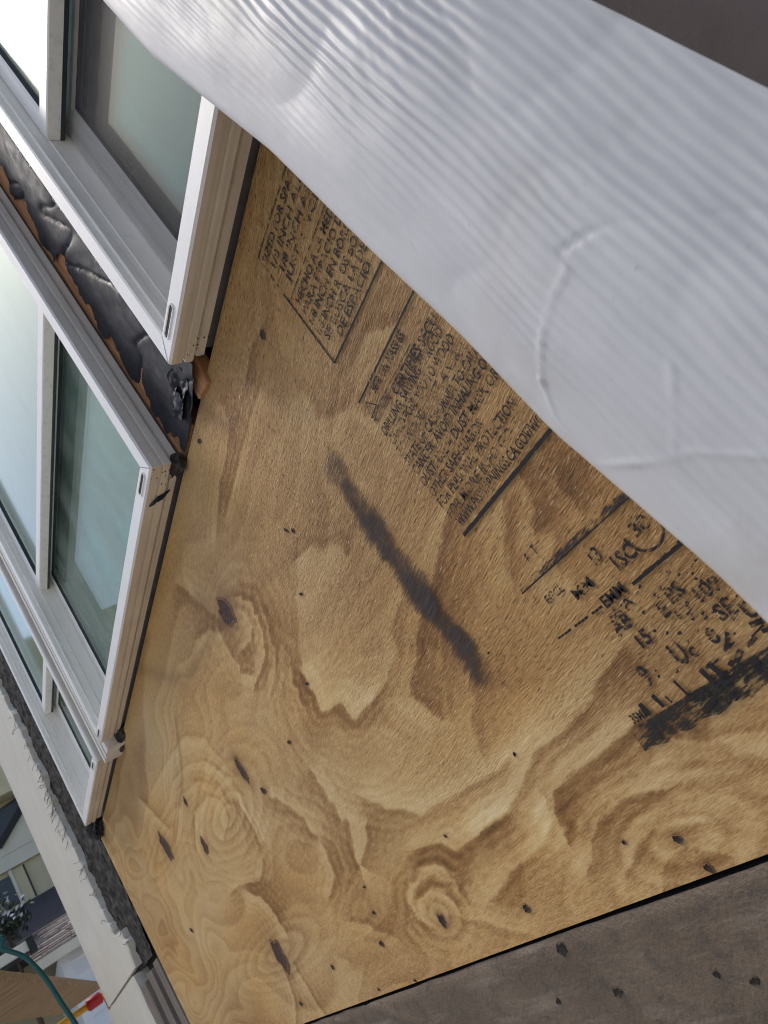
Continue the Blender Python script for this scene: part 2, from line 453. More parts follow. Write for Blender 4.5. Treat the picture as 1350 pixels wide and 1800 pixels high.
# broad figure from warped noise
wx = fbm(X * 1.6, Z * 4, 3, 11) - 0.5; wz = fbm(X * 1.6 + 9, Z * 4, 3, 23) - 0.5
ph = fbm(X * 1.0 + wx * 0.8, Z * 3.6 + wz * 1.4, 3, 5) * 15 + (Z - 0.14 * X) * 14
saw = ph - np.floor(ph)
band = np.where(saw < 0.85, saw / 0.85, (1 - saw) / 0.15)
nearw = np.clip((X + 1.3) / 0.5, 0, 1)
v = 0.47 + 0.15 * (band - 0.5) * (1 - 0.35 * nearw) + 0.34 * (fbm(X * 2.2, Z * 7, 4, 31) - 0.5)
# rings of the big oval eye and round the knots
def rings(cx, cz, rx_, rz_, lam, amp, ext, seed):
    global v
    d = np.sqrt(((X - cx) / rx_) ** 2 + ((Z - cz) / rz_) ** 2)
    d = d + 0.30 * (fbm(X * 2.5, Z * 12, 2, seed) - 0.5) + 0.06 * (fbm(X * 12, Z * 60, 3, seed + 1) - 0.5)
    p_ = d / lam; s_ = p_ - np.floor(p_)
    b_ = np.where(s_ < 0.75, s_ / 0.75, (1 - s_) / 0.25) - 0.5
    wgt = np.exp(-(d / ext) ** 2)
    v = v * (1 - 0.6 * wgt) + (0.5 + amp * b_) * 0.6 * wgt
rings(-1.29, 1.600, 0.22, 0.060, 0.26, 0.32, 1.7, 41)
rings(-0.815, 1.315, 0.05, 0.028, 0.5, 0.45, 1.5, 44)
rings(-0.86, 1.765, 0.07, 0.022, 0.6, 0.30, 2.0, 47)
rings(-1.41, 1.374, 0.14, 0.022, 0.6, 0.35, 2.4, 48)
rings(-1.78, 1.69, 0.20, 0.022, 0.7, 0.30, 2.2, 49)
rings(-0.43, 1.285, 0.05, 0.022, 0.7, 0.35, 2.0, 50)
FIGURE = [  # boundary lines of the veneer figure: points (x, z), pale side, strength, pale width, dark width
    ([(-0.634,1.698),(-0.601,1.687),(-0.591,1.672),(-0.562,1.662),(-0.557,1.648)],-1,0.5,0.02,0.012),
    ([(-0.634,1.698),(-0.673,1.68),(-0.716,1.658),(-0.754,1.631),(-0.774,1.613)],1,0.25,0.015,0.012),
    ([(-0.774,1.613),(-0.781,1.586),(-0.787,1.568),(-0.739,1.555),(-0.726,1.527),(-0.672,1.526)],1,0.8,0.022,0.014),
    ([(-0.672,1.526),(-0.632,1.529),(-0.583,1.539),(-0.559,1.56),(-0.523,1.571),(-0.513,1.575)],1,0.4,0.014,0.02),
    ([(-0.408,1.576),(-0.438,1.566),(-0.476,1.555),(-0.523,1.539),(-0.549,1.53),(-0.57,1.516),(-0.616,1.5),(-0.605,1.485),(-0.588,1.464)],-1,0.6,0.016,0.022),
    ([(-0.501,1.531),(-0.525,1.51),(-0.551,1.486),(-0.573,1.458)],-1,0.3,0.004,0.004),
    ([(-0.518,1.469),(-0.537,1.451),(-0.565,1.432),(-0.569,1.421)],-1,0.45,0.014,0.02),
    ([(-0.792,1.635),(-0.812,1.621),(-0.821,1.596)],-1,0.5,0.006,0.012),
    ([(-0.788,1.652),(-0.82,1.639),(-0.868,1.629)],-1,0.35,0.005,0.008),
    ([(-0.837,1.752),(-0.821,1.735),(-0.825,1.717),(-0.851,1.71),(-0.88,1.715)],-1,0.6,0.006,0.01),
    ([(-0.813,1.757),(-0.792,1.736),(-0.798,1.714),(-0.817,1.69),(-0.84,1.679),(-0.9,1.672)],-1,0.7,0.009,0.01),
    ([(-0.774,1.714),(-0.786,1.693),(-0.803,1.67),(-0.835,1.652),(-0.875,1.645)],-1,0.45,0.007,0.01),
    ([(-0.916,1.767),(-0.925,1.73),(-0.931,1.701),(-0.91,1.685)],-1,0.6,0.006,0.012),
    ([(-0.997,1.803),(-0.962,1.791),(-0.916,1.767)],-1,0.4,0.02,0.012),
    ([(-0.956,1.878),(-0.932,1.833),(-0.899,1.778)],1,0.5,0.012,0.014),
    ([(-0.516,1.837),(-0.547,1.837),(-0.602,1.835),(-0.647,1.832),(-0.703,1.828)],1,0.55,0.007,0.006),
    ([(-0.588,1.888),(-0.592,1.869),(-0.634,1.861),(-0.686,1.856),(-0.757,1.837)],-1,0.5,0.008,0.012),
    ([(-0.456,1.864),(-0.478,1.867),(-0.511,1.863)],-1,0.45,0.007,0.01),
    ([(-1.652,1.785),(-1.5,1.777),(-1.369,1.766),(-1.273,1.75),(-1.194,1.712),(-1.194,1.685),(-1.165,1.635)],-1,0.3,0.012,0.008),
    ([(-1.579,1.73),(-1.495,1.74),(-1.349,1.725),(-1.265,1.697),(-1.209,1.644),(-1.189,1.611),(-1.194,1.579)],-1,0.35,0.008,0.006),
    ([(-1.252,1.691),(-1.205,1.646),(-1.184,1.624)],-1,0.4,0.004,0.005),
    ([(-1.671,1.667),(-1.483,1.708),(-1.334,1.685),(-1.258,1.641),(-1.257,1.602)],-1,0.35,0.01,0.008),
    ([(-1.558,1.619),(-1.457,1.661),(-1.332,1.654),(-1.281,1.622),(-1.299,1.595),(-1.36,1.582)],-1,0.4,0.014,0.01),
    ([(-1.206,1.595),(-1.204,1.566),(-1.208,1.527)],1,0.6,0.008,0.016),
    ([(-1.173,1.593),(-1.182,1.556),(-1.191,1.518)],1,0.35,0.004,0.006),
    ([(-1.255,1.5),(-1.314,1.483),(-1.427,1.504),(-1.491,1.505)],-1,0.5,0.01,0.012),
    ([(-1.391,1.481),(-1.34,1.457),(-1.327,1.429),(-1.324,1.396)],-1,0.7,0.014,0.014),
    ([(-1.061,1.553),(-1.037,1.534),(-1.016,1.512),(-1.0,1.492),(-1.003,1.47)],1,0.6,0.006,0.014),
    ([(-1.783,1.811),(-1.734,1.755),(-1.692,1.71)],-1,0.5,0.02,0.012),
    ([(-1.001,1.449),(-1.005,1.43),(-1.023,1.412),(-1.064,1.398)],-1,0.6,0.007,0.014),
    ([(-0.904,1.526),(-0.903,1.51),(-0.899,1.48),(-0.905,1.465)],1,0.6,0.009,0.016),
    ([(-0.891,1.451),(-0.909,1.429),(-0.929,1.406),(-0.897,1.413),(-0.855,1.434)],1,0.6,0.02,0.012),
    ([(-0.81,1.457),(-0.786,1.437),(-0.748,1.422),(-0.723,1.407),(-0.691,1.406),(-0.626,1.402),(-0.556,1.398)],1,0.55,0.02,0.022),
    ([(-0.77,1.38),(-0.723,1.372),(-0.708,1.359),(-0.669,1.359),(-0.635,1.362),(-0.606,1.361)],1,0.6,0.02,0.022),
    ([(-0.852,1.307),(-0.865,1.318),(-0.863,1.343),(-0.843,1.355),(-0.824,1.354),(-0.796,1.363),(-0.758,1.36),(-0.743,1.346),(-0.743,1.329)],-1,0.6,0.008,0.012),
    ([(-0.838,1.345),(-0.813,1.355),(-0.774,1.353),(-0.754,1.339)],1,0.6,0.006,0.01),
    ([(-0.824,1.338),(-0.794,1.342),(-0.775,1.334),(-0.773,1.317)],-1,0.6,0.007,0.008),
    ([(-0.766,1.298),(-0.742,1.288),(-0.72,1.276),(-0.691,1.267)],1,0.5,0.006,0.008),
    ([(-1.043,1.352),(-1.006,1.341),(-0.981,1.325),(-0.965,1.317)],-1,0.5,0.008,0.012),
    ([(-1.435,1.347),(-1.452,1.304),(-1.516,1.267)],-1,0.6,0.005,0.008),
    ([(-1.366,1.342),(-1.362,1.293),(-1.35,1.263)],-1,0.6,0.005,0.008),
    ([(-0.37,1.41),(-0.395,1.405),(-0.409,1.397),(-0.442,1.394),(-0.462,1.39),(-0.503,1.39),(-0.549,1.374),(-0.586,1.364),(-0.641,1.361)],-1,0.6,0.022,0.022),
    ([(-0.4,1.365),(-0.441,1.362),(-0.479,1.362),(-0.519,1.356),(-0.538,1.341),(-0.543,1.323)],-1,0.75,0.012,0.022),
    ([(-0.539,1.351),(-0.547,1.339),(-0.572,1.328),(-0.643,1.318),(-0.69,1.306)],-1,0.55,0.02,0.02),
    ([(-0.421,1.32),(-0.458,1.326),(-0.49,1.321),(-0.515,1.312),(-0.535,1.296)],-1,0.6,0.02,0.016),
    ([(-0.412,1.291),(-0.452,1.298),(-0.482,1.29),(-0.495,1.283)],-1,0.4,0.012,0.012),
    ([(-0.412,1.269),(-0.429,1.276),(-0.454,1.278),(-0.473,1.27),(-0.482,1.26)],-1,0.5,0.006,0.014),
    ([(-0.354,1.543),(-0.377,1.525),(-0.398,1.513),(-0.4,1.506)],-1,0.55,0.012,0.02),
    ([(-0.322,1.545),(-0.328,1.53),(-0.345,1.514)],-1,0.5,0.009,0.016),
    ([(-0.3,1.522),(-0.308,1.513),(-0.308,1.503)],-1,0.45,0.009,0.014),
    ([(-0.346,1.511),(-0.341,1.501),(-0.348,1.492),(-0.356,1.481),(-0.358,1.468)],-1,0.45,0.01,0.016),
    ([(-0.368,1.733),(-0.344,1.732),(-0.326,1.714)],-1,0.5,0.016,0.016),
    ([(-0.448,1.724),(-0.409,1.718),(-0.416,1.696),(-0.363,1.677)],-1,0.3,0.016,0.014),
    ([(-0.46,1.779),(-0.465,1.745),(-0.432,1.724)],-1,0.35,0.014,0.014),
    ([(-0.3,1.359),(-0.335,1.356),(-0.346,1.331),(-0.331,1.311)],1,0.3,0.012,0.016),
    ([(-0.377,1.344),(-0.346,1.331),(-0.322,1.324)],-1,0.4,0.016,0.01),
]

AX = 2.5
jx = (fbm(X * 26, Z * 90, 4, 61) - 0.5) * 0.020; jz = (fbm(X * 14 + 3, Z * 40, 3, 67) - 0.5) * 0.006
Xj = (X + jx) / AX; Zj = Z + jz
for pts, side, amp, wl, wd in FIGURE:
    best = np.full(X.shape, 1e9); sg = np.zeros(X.shape)
    xs_ = [p[0] for p in pts]; zs_ = [p[1] for p in pts]
    sel = (X > min(xs_) - 0.25) & (X < max(xs_) + 0.25) & (Z > min(zs_) - 0.08) & (Z < max(zs_) + 0.08)
    if not sel.any(): continue
    qx = Xj[sel]; qz = Zj[sel]
    b_ = np.full(qx.shape, 1e9); s_ = np.zeros(qx.shape); e_ = np.ones(qx.shape)
    for i in range(len(pts) - 1):
        ax, az = pts[i][0] / AX, pts[i][1]; bx_, bz_ = pts[i + 1][0] / AX, pts[i + 1][1]
        dx, dz = bx_ - ax, bz_ - az
        u = ((qx - ax) * dx + (qz - az) * dz) / (dx * dx + dz * dz + 1e-12)
        uc = np.clip(u, 0, 1)
        ex, ez = qx - ax - uc * dx, qz - az - uc * dz
        D2 = ex * ex + ez * ez
        m_ = D2 < b_
        b_[m_] = D2[m_]; s_[m_] = np.sign(dx * (qz - az) - dz * (qx - ax))[m_]
        over = np.zeros(qx.shape)
        if i == 0: over = np.where(u < 0, -u * math.hypot(dx, dz), over)
        if i == len(pts) - 2: over = np.where(u > 1, (u - 1) * math.hypot(dx, dz), over)
        e_[m_] = np.exp(-(over / 0.012) ** 2)[m_]
    d = np.sqrt(b_) * s_ * side
    ramp_l = np.where(d >= 0, np.exp(-d / wl) * (1 - np.exp(-(d + 0.0006) / 0.0020)), 0)
    ramp_d = np.where(d < 0, -np.exp(d / wd) * (1 - np.exp((d - 0.0006) / 0.0024)), 0)
    ad = np.abs(d)
    rip = np.cos((d + 0.004 * (fbm(X[sel] * 9, Z[sel] * 20, 2, 77) - 0.5)) * 2 * PI / 0.0095) * np.exp(-ad / 0.026) * (1 - np.exp(-ad / 0.004))
    v[sel] += amp * (0.44 * (ramp_l + 0.9 * ramp_d) + 0.10 * rip) * e_
# brown halos where knots bleed into the veneer
stain = np.zeros(X.shape)
KNOTS = [  # x, z, half axes (ux, uz), (vx, vz), halo
    (-0.8669, 1.7684, -0.0013, -0.0195, -0.0217, 0.0079, 1.0),
    (-1.7747, 1.6875, -0.0036, -0.0270, -0.0287, 0.0054, 0.6),
    (-1.4089, 1.3704, 0.0006, -0.0241, -0.0281, 0.0007, 0.5),
    (-0.4517, 1.8560, -0.0046, -0.0037, -0.0034, 0.0035, 0.6),
    (-1.1205, 1.6217, -0.0008, -0.0206, -0.0099, 0.0020, 1.0),
    (-0.8167, 1.3075, -0.0003, -0.0086, -0.0069, -0.0003, 0.7),
    (-0.6563, 1.2846, 0.0021, -0.0042, -0.0054, -0.0011, 0.3),
    (-0.4341, 1.2871, 0.0019, -0.0037, -0.0038, -0.0012, 0.4),
    (-0.4277, 1.2627, 0.0004, -0.0040, -0.0040, -0.0009, 0.4),
    (-0.9969, 1.3142, 0.0007, -0.0047, -0.0066, -0.0003, 0.4),
    (-0.6697, 1.9131, -0.0020, -0.0036, -0.0047, 0.0032, 0.2),
    (-0.5294, 1.3980, -0.0011, -0.0024, -0.0016, 0.0002, 0.0),
    (-0.6737, 1.6712, -0.0000, -0.0025, -0.0038, 0.0011, 0.1),
    (-1.0842, 1.5707, -0.0006, -0.0061, -0.0093, 0.0017, 0.3),
    (-1.4993, 1.6052, -0.0067, -0.0137, -0.0135, 0.0026, 0.4),
    (-0.4842, 1.2999, -0.0000, -0.0019, -0.0021, -0.0002, 0.5),
    (-0.7801, 1.6039, 0.0011, -0.0027, -0.0043, 0.0005, 0.5),
    (-0.9138, 1.5800, 0.0013, -0.0037, -0.0054, 0.0007, 0.5),
    (-0.6233, 1.7282, 0.0007, -0.0039, -0.0023, 0.0007, 0.3),
    (-0.6123, 1.7192, -0.0006, -0.0033, -0.0023, 0.0010, 0.3),
    (-1.2038, 1.3161, 0.0010, -0.0041, -0.0063, -0.0002, 0.2),
    (-1.4349, 1.2882, 0.0010, -0.0041, -0.0083, -0.0003, 0.2),
    (-0.9661, 1.2607, 0.0018, -0.0024, -0.0034, -0.0005, 0.2),
    (-1.0869, 1.2661, 0.0010, -0.0021, -0.0031, -0.0003, 0.2),
    (-1.4725, 1.6922, -0.0010, -0.0096, -0.0077, 0.0017, 0.3),
    (-1.9181, 1.5186, 0.0024, -0.0074, -0.0114, 0.0009, 0.2),
    (-0.9664, 1.3499, 0.0006, -0.0028, -0.0045, -0.0001, 0.4),
    (-0.9498, 1.3810, 0.0007, -0.0021, -0.0035, -0.0001, 0.3),
    (-0.7068, 1.3758, 0.0005, -0.0021, -0.0023, -0.0001, 0.3),
    (-0.4744, 1.4740, -0.0000, -0.0012, -0.0015, 0.0001, 0.0),
]
for kx, kz, ux, uz, vx, vz, halo in KNOTS:
    if halo:
        hl, hh = max(abs(ux), abs(vx)), max(abs(uz), abs(vz))
        stain += halo * 0.8 * np.exp(-((X - kx) / (hl * 1.7)) ** 2 - ((Z - kz) / (hh * 1.4)) ** 2)
        stain += halo * 0.28 * np.exp(-((X - kx) / (hl * 5.0)) ** 2 - ((Z - kz) / (hh * 1.8)) ** 2)
# resin-brown streaks
for pts, wdt, am in (([(-0.62, 1.93), (-0.60, 1.87), (-0.585, 1.862)], 0.006, 0.45), ([(-0.93, 1.83), (-0.87, 1.775)], 0.012, 0.45),
                     ([(-1.33, 1.93), (-1.15, 1.80), (-0.95, 1.775)], 0.010, 0.30), ([(-1.28, 1.79), (-1.42, 1.72), (-1.52, 1.70)], 0.005, 0.45), ([(-1.55, 1.86), (-1.9, 1.80)], 0.02, 0.25)):
    for (ax, az), (bx_, bz_) in zip(pts, pts[1:]):
        dx, dz = (bx_ - ax) / AX, bz_ - az
        u = np.clip(((Xj - ax / AX) * dx + (Zj - az) * dz) / (dx * dx + dz * dz), 0, 1)
        D = np.hypot(Xj - ax / AX - u * dx, Zj - az - u * dz)
        stain = np.maximum(stain, am * np.exp(-(D / wdt) ** 2))
torn = np.clip((X + 0.78) / 0.22, 0, 1) * np.clip((Z - 1.36 + (fbm(X * 8, Z * 12, 3, 71) - 0.5) * 0.12) / 0.06, 0, 1)
torn = np.clip(torn * (0.65 + 0.7 * fbm(X * 9, Z * 22, 3, 73)), 0, 1)
v -= 0.07 * torn
# outline dents are not in one plane: the sheet is very slightly cupped
Y = 0.0006 * (fbm(X * 2, Z * 3, 2, 81) - 0.5) - 0.0004 * (v - 0.5)
P = np.stack([X, Y, Z], -1)
front = grid_obj('face_veneer', P, M_PLY, ply)
for nm, arr in (('figure', v), ('stain', np.clip(stain, 0, 0.9)), ('torn', torn)):
    a = front.data.attributes.new(nm, 'FLOAT', 'POINT'); a.data.foreach_set('value', np.ascontiguousarray(arr, dtype=np.float32).ravel())
bm = bmesh.new(); add_box(bm, PX0 + 0.0004, PX1 - 0.0004, 0.0014, 0.0125, PZ0 + 0.0004, PZ1 - 0.0004)
bm_obj('core_plies', bm, M_EDGE, ply)

def knot_mat(name, c0, c1):
    n = NB(name); v_ = n.coord((40, 40, 160))
    n.base(n.ramp(n.noise(v_, 2.2, 4, 0.6), [(0.35, c0), (0.66, c1)])).rough(0.7); return n.m
M_KNOT = knot_mat('dark_knot_wood', (0.006, 0.004, 0.003), (0.095, 0.042, 0.020))
M_HOLE = knot_mat('nail_hole_shade', (0.008, 0.005, 0.004), (0.030, 0.016, 0.009))
def blob(name, cx, cz, u_, v_, mats, parent, seed, y=-0.0007, seg=22):
    """ragged knot or hole: brown rim, then a dark heart that dips inwards"""
    rs = random.Random(seed); fs = []; mi = []
    lobes = [(rs.uniform(0, 6.28), rs.uniform(0.04, 0.16), k) for k in (2, 3, 5, 7)]
    vs_ = [(cx, y + 0.0004, cz)]
    for rr, yy in ((0.45, y + 0.00035), (0.80, y + 0.0001), (0.92, y - 0.0004), (1.12, y + 0.0002)):
        for k in range(seg):
            a = 2 * PI * k / seg
            r_ = rr * (1 + sum(am * math.cos(kk * a + p) for p, am, kk in lobes))
            c_, s_ = math.cos(a) * r_, math.sin(a) * r_
            vs_.append((cx + c_ * u_[0] + s_ * v_[0], yy, cz + c_ * u_[1] + s_ * v_[1]))
    for k in range(seg):
        k2 = (k + 1) % seg
        fs.append((0, 1 + k, 1 + k2)); mi.append(0)
        for q in range(3):
            a = 1 + q * seg; b = a + seg
            fs.append((a + k, b + k, b + k2, a + k2)); mi.append(1 if q == 2 else 0)
    return mesh_obj(name, vs_, fs, mats, parent, mi)
KS = (0.85, 1.0)
M_RIM = knot_mat('brown_knot_rim', (0.10, 0.040, 0.014), (0.24, 0.11, 0.04))
for i, (kx, kz, ux, uz, vx, vz, halo) in enumerate(KNOTS):
    big = max(math.hypot(ux, uz), math.hypot(vx, vz)) > 0.012
    blob('knot' if big else 'nail_hole', kx, kz, (ux * KS[big], uz * KS[big]), (vx * KS[big], vz * KS[big]), [M_KNOT if big else M_HOLE, M_RIM], ply, i)

# ---- stamped print
def print_text(body, x, z, h, width=0.8, mat=None, rot=-1.6, name='stamped_text', shear=0.0, y=-0.0010, x1=None, bold=0.026):
    cu = bpy.data.curves.new(name, 'FONT'); cu.body = body; cu.size = 1.0; cu.resolution_u = 2; cu.offset = bold; cu.shear = shear
    tmp = bpy.data.objects.new('tmp_' + name, cu); COL.objects.link(tmp)
    bpy.context.view_layer.update()
    me = bpy.data.meshes.new_from_object(tmp.evaluated_get(bpy.context.evaluated_depsgraph_get()))
    bpy.data.objects.remove(tmp); bpy.data.curves.remove(cu)
    n_ = len(me.vertices)
    co = np.empty(n_ * 3, np.float32); me.vertices.foreach_get('co', co); co = co.reshape(-1, 3)
    sx = h / 0.70 * width; sz = h / 0.70
    if x1 is not None: sx = (x1 - x) / max(co[:, 0].max(), 1e-3)
    a = math.radians(rot); px = co[:, 0] * sx; pz = co[:, 1] * sz
    out = np.stack([x + px * math.cos(a) - pz * math.sin(a), np.full(n_, y, np.float32), z + px * math.sin(a) + pz * math.cos(a)], -1)
    me.vertices.foreach_set('co', out.astype(np.float32).ravel())
    me.materials.clear(); me.materials.append(mat or M_INK); me.update()
    me.name = name
    o = bpy.data.objects.new(name, me); COL.objects.link(o); o.parent = ply; o.matrix_parent_inverse = ply.matrix_basis.inverted()
    return o
def rule(x0, z0, x1, z1, wd, mat=None, name='stamped_rule', y=-0.0009, gaps=None):
    """a printed line, broken where the stamp missed"""
    d = Vector((x1 - x0, z1 - z0)); L = d.length; d /= L; nrm = Vector((-d.y, d.x)) * wd / 2
    n_ = max(2, int(L / 0.004)); vs_ = []; fs = []; rs = random.Random(int(abs(x0 * 9999)))
    for i in range(n_):
        if gaps and (i % gaps) == gaps - 1: continue
        p0 = Vector((x0, z0)) + d * (L * i / n_); p1 = Vector((x0, z0)) + d * (L * (i + (0.9 if gaps else 1.0)) / n_)
        j = 1 + rs.uniform(-0.18, 0.18); b_ = len(vs_)
        vs_ += [(p0.x + nrm.x * j, y, p0.y + nrm.y * j), (p0.x - nrm.x, y, p0.y - nrm.y), (p1.x - nrm.x, y, p1.y - nrm.y), (p1.x + nrm.x * j, y, p1.y + nrm.y * j)]
        fs.append((b_, b_ + 1, b_ + 2, b_ + 3))
    return mesh_obj(name, vs_, fs, mat or M_INK_BOLD, ply)
XR = -0.06
# upper box
rule(-0.387, 1.893, XR, 1.875, 0.0013, M_INK); rule(-0.394, 1.833, XR, 1.815, 0.0011, M_INK); rule(-0.398, 1.753, XR, 1.733, 0.0022)
rule(-0.387, 1.893, -0.3925, 1.845, 0.0012, M_INK, gaps=3); rule(-0.3925, 1.845, -0.398, 1.753, 0.0016, M_INK_BOLD)
for body, x, z, x1 in (('SIZED FOR SPACING', -0.386, 1.878, -0.268), ('1/8 INCH ALL', -0.383, 1.865, -0.286), ('1/8 INCH AS', -0.377, 1.852, -0.290), ('JUST  :  VGL', -0.376, 1.840, -0.285),
                       ('HECHO A LA MEDIDA', -0.386, 1.818, -0.266), ('PARA ESPACIO DE', -0.388, 1.806, -0.278), ('1/8 INCH EN BORDE', -0.391, 1.794, -0.276), ('1/8 INCH R  OS BORD', -0.392, 1.781, -0.272),
                       ('SE BUSCA LA DE', -0.386, 1.769, -0.286), ('DE ESPACIO', -0.372, 1.757, -0.296)):
    print_text(body, x, z, 0.0088, 0.6, M_INK, x1=x1, bold=0.010)
# warning block
rule(-0.406, 1.709, XR, 1.699, 0.0021); rule(-0.382, 1.6885, -0.319, 1.6865, 0.0009, M_INK)
print_text('MFR ON NASS 65', -0.383, 1.6965, 0.0085, 0.6, M_INK, x1=-0.318)
print_text('CERTIFIES SECU', -0.366, 1.675, 0.010, 0.6, M_INK, x1=-0.284)
tri = [(-0.3985, 1.7025), (-0.3905, 1.6905), (-0.4055, 1.6895)]
for a, b in ((0, 1), (1, 2), (2, 0)): rule(*tri[a], *tri[b], 0.0009, M_INK_BOLD, 'warning_triangle')
print_text('!', -0.3992, 1.6925, 0.006, 0.8, M_INK)
LINES = [('PRODUCT WARNING', -0.405, 1.6805, -0.372), ('DRILLING, SAWING 65 ROOD', -0.406, 1.6665, -0.288), ('CAN EXPOSE YOU TO WOOD', -0.406, 1.655, -0.285), ('TO WOOD DUST, A SUBST', -0.407, 1.643, -0.280),
         ('STATE OF CALIFORNIA TO CAUSE', -0.407, 1.631, -0.270), ('CANCER. AVOID INHALING OR', -0.407, 1.620, -0.272), ('DUST. USE A DUST MASK OR', -0.408, 1.608, -0.276), ('OTHER SAFEGUARDS', -0.408, 1.5955, -0.318),
         ('FOR PERSONAL PROTECTION', -0.408, 1.5835, -0.283), ('FOR MORE INFO GO TO', -0.408, 1.5715, -0.283), ('WWW.P65WARNINGS.CA.GOV/WOOD', -0.404, 1.560, -0.262)]
for i, (body, x, z, x1) in enumerate(LINES):
    print_text(body, x, z, 0.0090, 0.6, (M_INK, M_INK_FAINT)[i in (3, 9)], x1=x1, shear=0.05, bold=0.018)
rule(-0.4085, 1.5545, XR, 1.540, 0.0036)
# lower block
rule(-0.399, 1.4870, XR, 1.466, 0.0012); rule(-0.398, 1.4900, XR, 1.4690, 0.0050, M_INK_FAINT)
rule(-0.399, 1.4440, -0.345, 1.4400, 0.0018, M_INK_BOLD, gaps=5); rule(-0.313, 1.4375, XR, 1.4300, 0.0028)
print_text('F', -0.372, 1.498, 0.008, 0.6, M_INK_FAINT); print_text('T', -0.362, 1.499, 0.008, 0.6, M_INK_FAINT)
print_text('13', -0.328, 1.4630, 0.0110, 0.8, M_INK); print_text('1SC', -0.316, 1.4495, 0.0110, 0.9, M_INK)
print_text('EGCL', -0.384, 1.4665, 0.0070, 0.7, M_INK_FAINT, x1=-0.362); print_text('MM', -0.360, 1.4545, 0.0080, 0.7, M_INK, x1=-0.338)
print_text('EMM', -0.344, 1.437, 0.0085, 0.8, M_INK_BOLD, x1=-0.320); print_text('F', -0.324, 1.4430, 0.0080, 0.8, M_INK)
print_text('A A', -0.343, 1.4285, 0.0065, 0.8, M_INK, x1=-0.322)
def ring_mark(cx, cz, r, wd, name='stamped_ring', a0=0.0, a1=2 * PI, mat=None, sq=1.0):
    n_ = 40; vs_ = []; fs = []
    for i in range(n_ + 1):
        a = a0 + (a1 - a0) * i / n_
        for rr in (r - wd / 2, r + wd / 2): vs_.append((cx + math.cos(a) * rr * sq, -0.00095, cz + math.sin(a) * rr))
        if i: fs.append((2 * i - 2, 2 * i - 1, 2 * i + 1, 2 * i))
    return mesh_obj(name, vs_, fs, mat or M_INK_BOLD, ply)
ring_mark(-0.278, 1.4600, 0.0155, 0.0022, a0=PI * 0.95, a1=PI * 1.9, mat=M_INK)
print_text('38', -0.286, 1.457, 0.010, 0.8, M_INK, x1=-0.270)
print_text('9', -0.3615, 1.3800, 0.0150, 0.8, M_INK); print_text('U', -0.3285, 1.3795, 0.0150, 0.8, M_INK); print_text('c', -0.316, 1.3785, 0.0100, 1.0, M_INK)
for bx0, bz0, s_ in ((-0.300, 1.412, 'PS'), (-0.285, 1.402, '109'), (-0.306, 1.397, '19'), (-0.312, 1.408, 'E'), (-0.281, 1.386, 'SE'), (-0.266, 1.378, 'UL'), (-0.297, 1.378, '8'), (-0.345, 1.402, '15'), (-0.352, 1.418, 'AB')):
    print_text(s_, bx0, bz0, 0.0105, 1.0, M_INK, bold=0.03)
rs = random.Random(41)
for k in range(75):                       # specks of ink left on the high fibres
    x_ = rs.uniform(-0.350, -0.245); z_ = rs.uniform(1.372, 1.440)
    blob_w = rs.uniform(0.0008, 0.0026)
    rule(x_, z_, x_ + blob_w * 1.4, z_ + rs.uniform(-0.001, 0.002), blob_w, M_INK, 'stamped_speck', y=-0.0021 - 0.00001 * k)
print_text('35MM', -0.3945, 1.3655, 0.0066, 0.8, M_INK_BOLD, x1=-0.376, rot=-3)
rs = random.Random(17)
for k in (0, 2, 3, 5, 8, 9):                       # blotted, unreadable characters above the bar
    x_ = -0.377 + 0.0075 * k + rs.uniform(-0.001, 0.001); h_ = rs.uniform(0.003, 0.011)
    rule(x_ + 0.0012, 1.3655 - 0.0012 * k * 0.5, x_, 1.3655 + h_, rs.uniform(0.0016, 0.0044), M_INK_BOLD, 'stamped_stroke', y=-0.00198)
for k in range(46):                       # broken wavy streaks where the ink soaked into raised grain
    x_ = -0.350 + rs.uniform(0, 0.10); z_ = 1.3470 - 0.05 * (x_ + 0.35) + rs.uniform(-0.004, 0.034) * (0.5 + (x_ + 0.35) * 6)
    rule(x_, z_, x_ + rs.uniform(0.004, 0.016), z_ + rs.uniform(-0.002, 0.007), rs.uniform(0.0012, 0.0042), M_INK, 'stamped_streak', y=-0.00102 - 0.00002 * k)
# solid inked bar at the bottom of the stamp
n_ = 26; vs_ = []; fs = []
for i in range(n_ + 1):
    f = i / n_; x_ = -0.402 + 0.19 * f
    top = 1.3635 - 0.004 * f; bot = 1.3465 - 0.0065 * f + 0.0015 * math.sin(i * 1.7)
    vs_ += [(x_ - 0.001, -0.0009, bot), (x_, -0.0009, top)]
    if i: fs.append((2 * i - 2, 2 * i - 1, 2 * i + 1, 2 * i))
mesh_obj('stamped_bar', vs_, fs, ink('bar_ink', (0.030, 0.028, 0.025), 0.44, 0.10), ply)

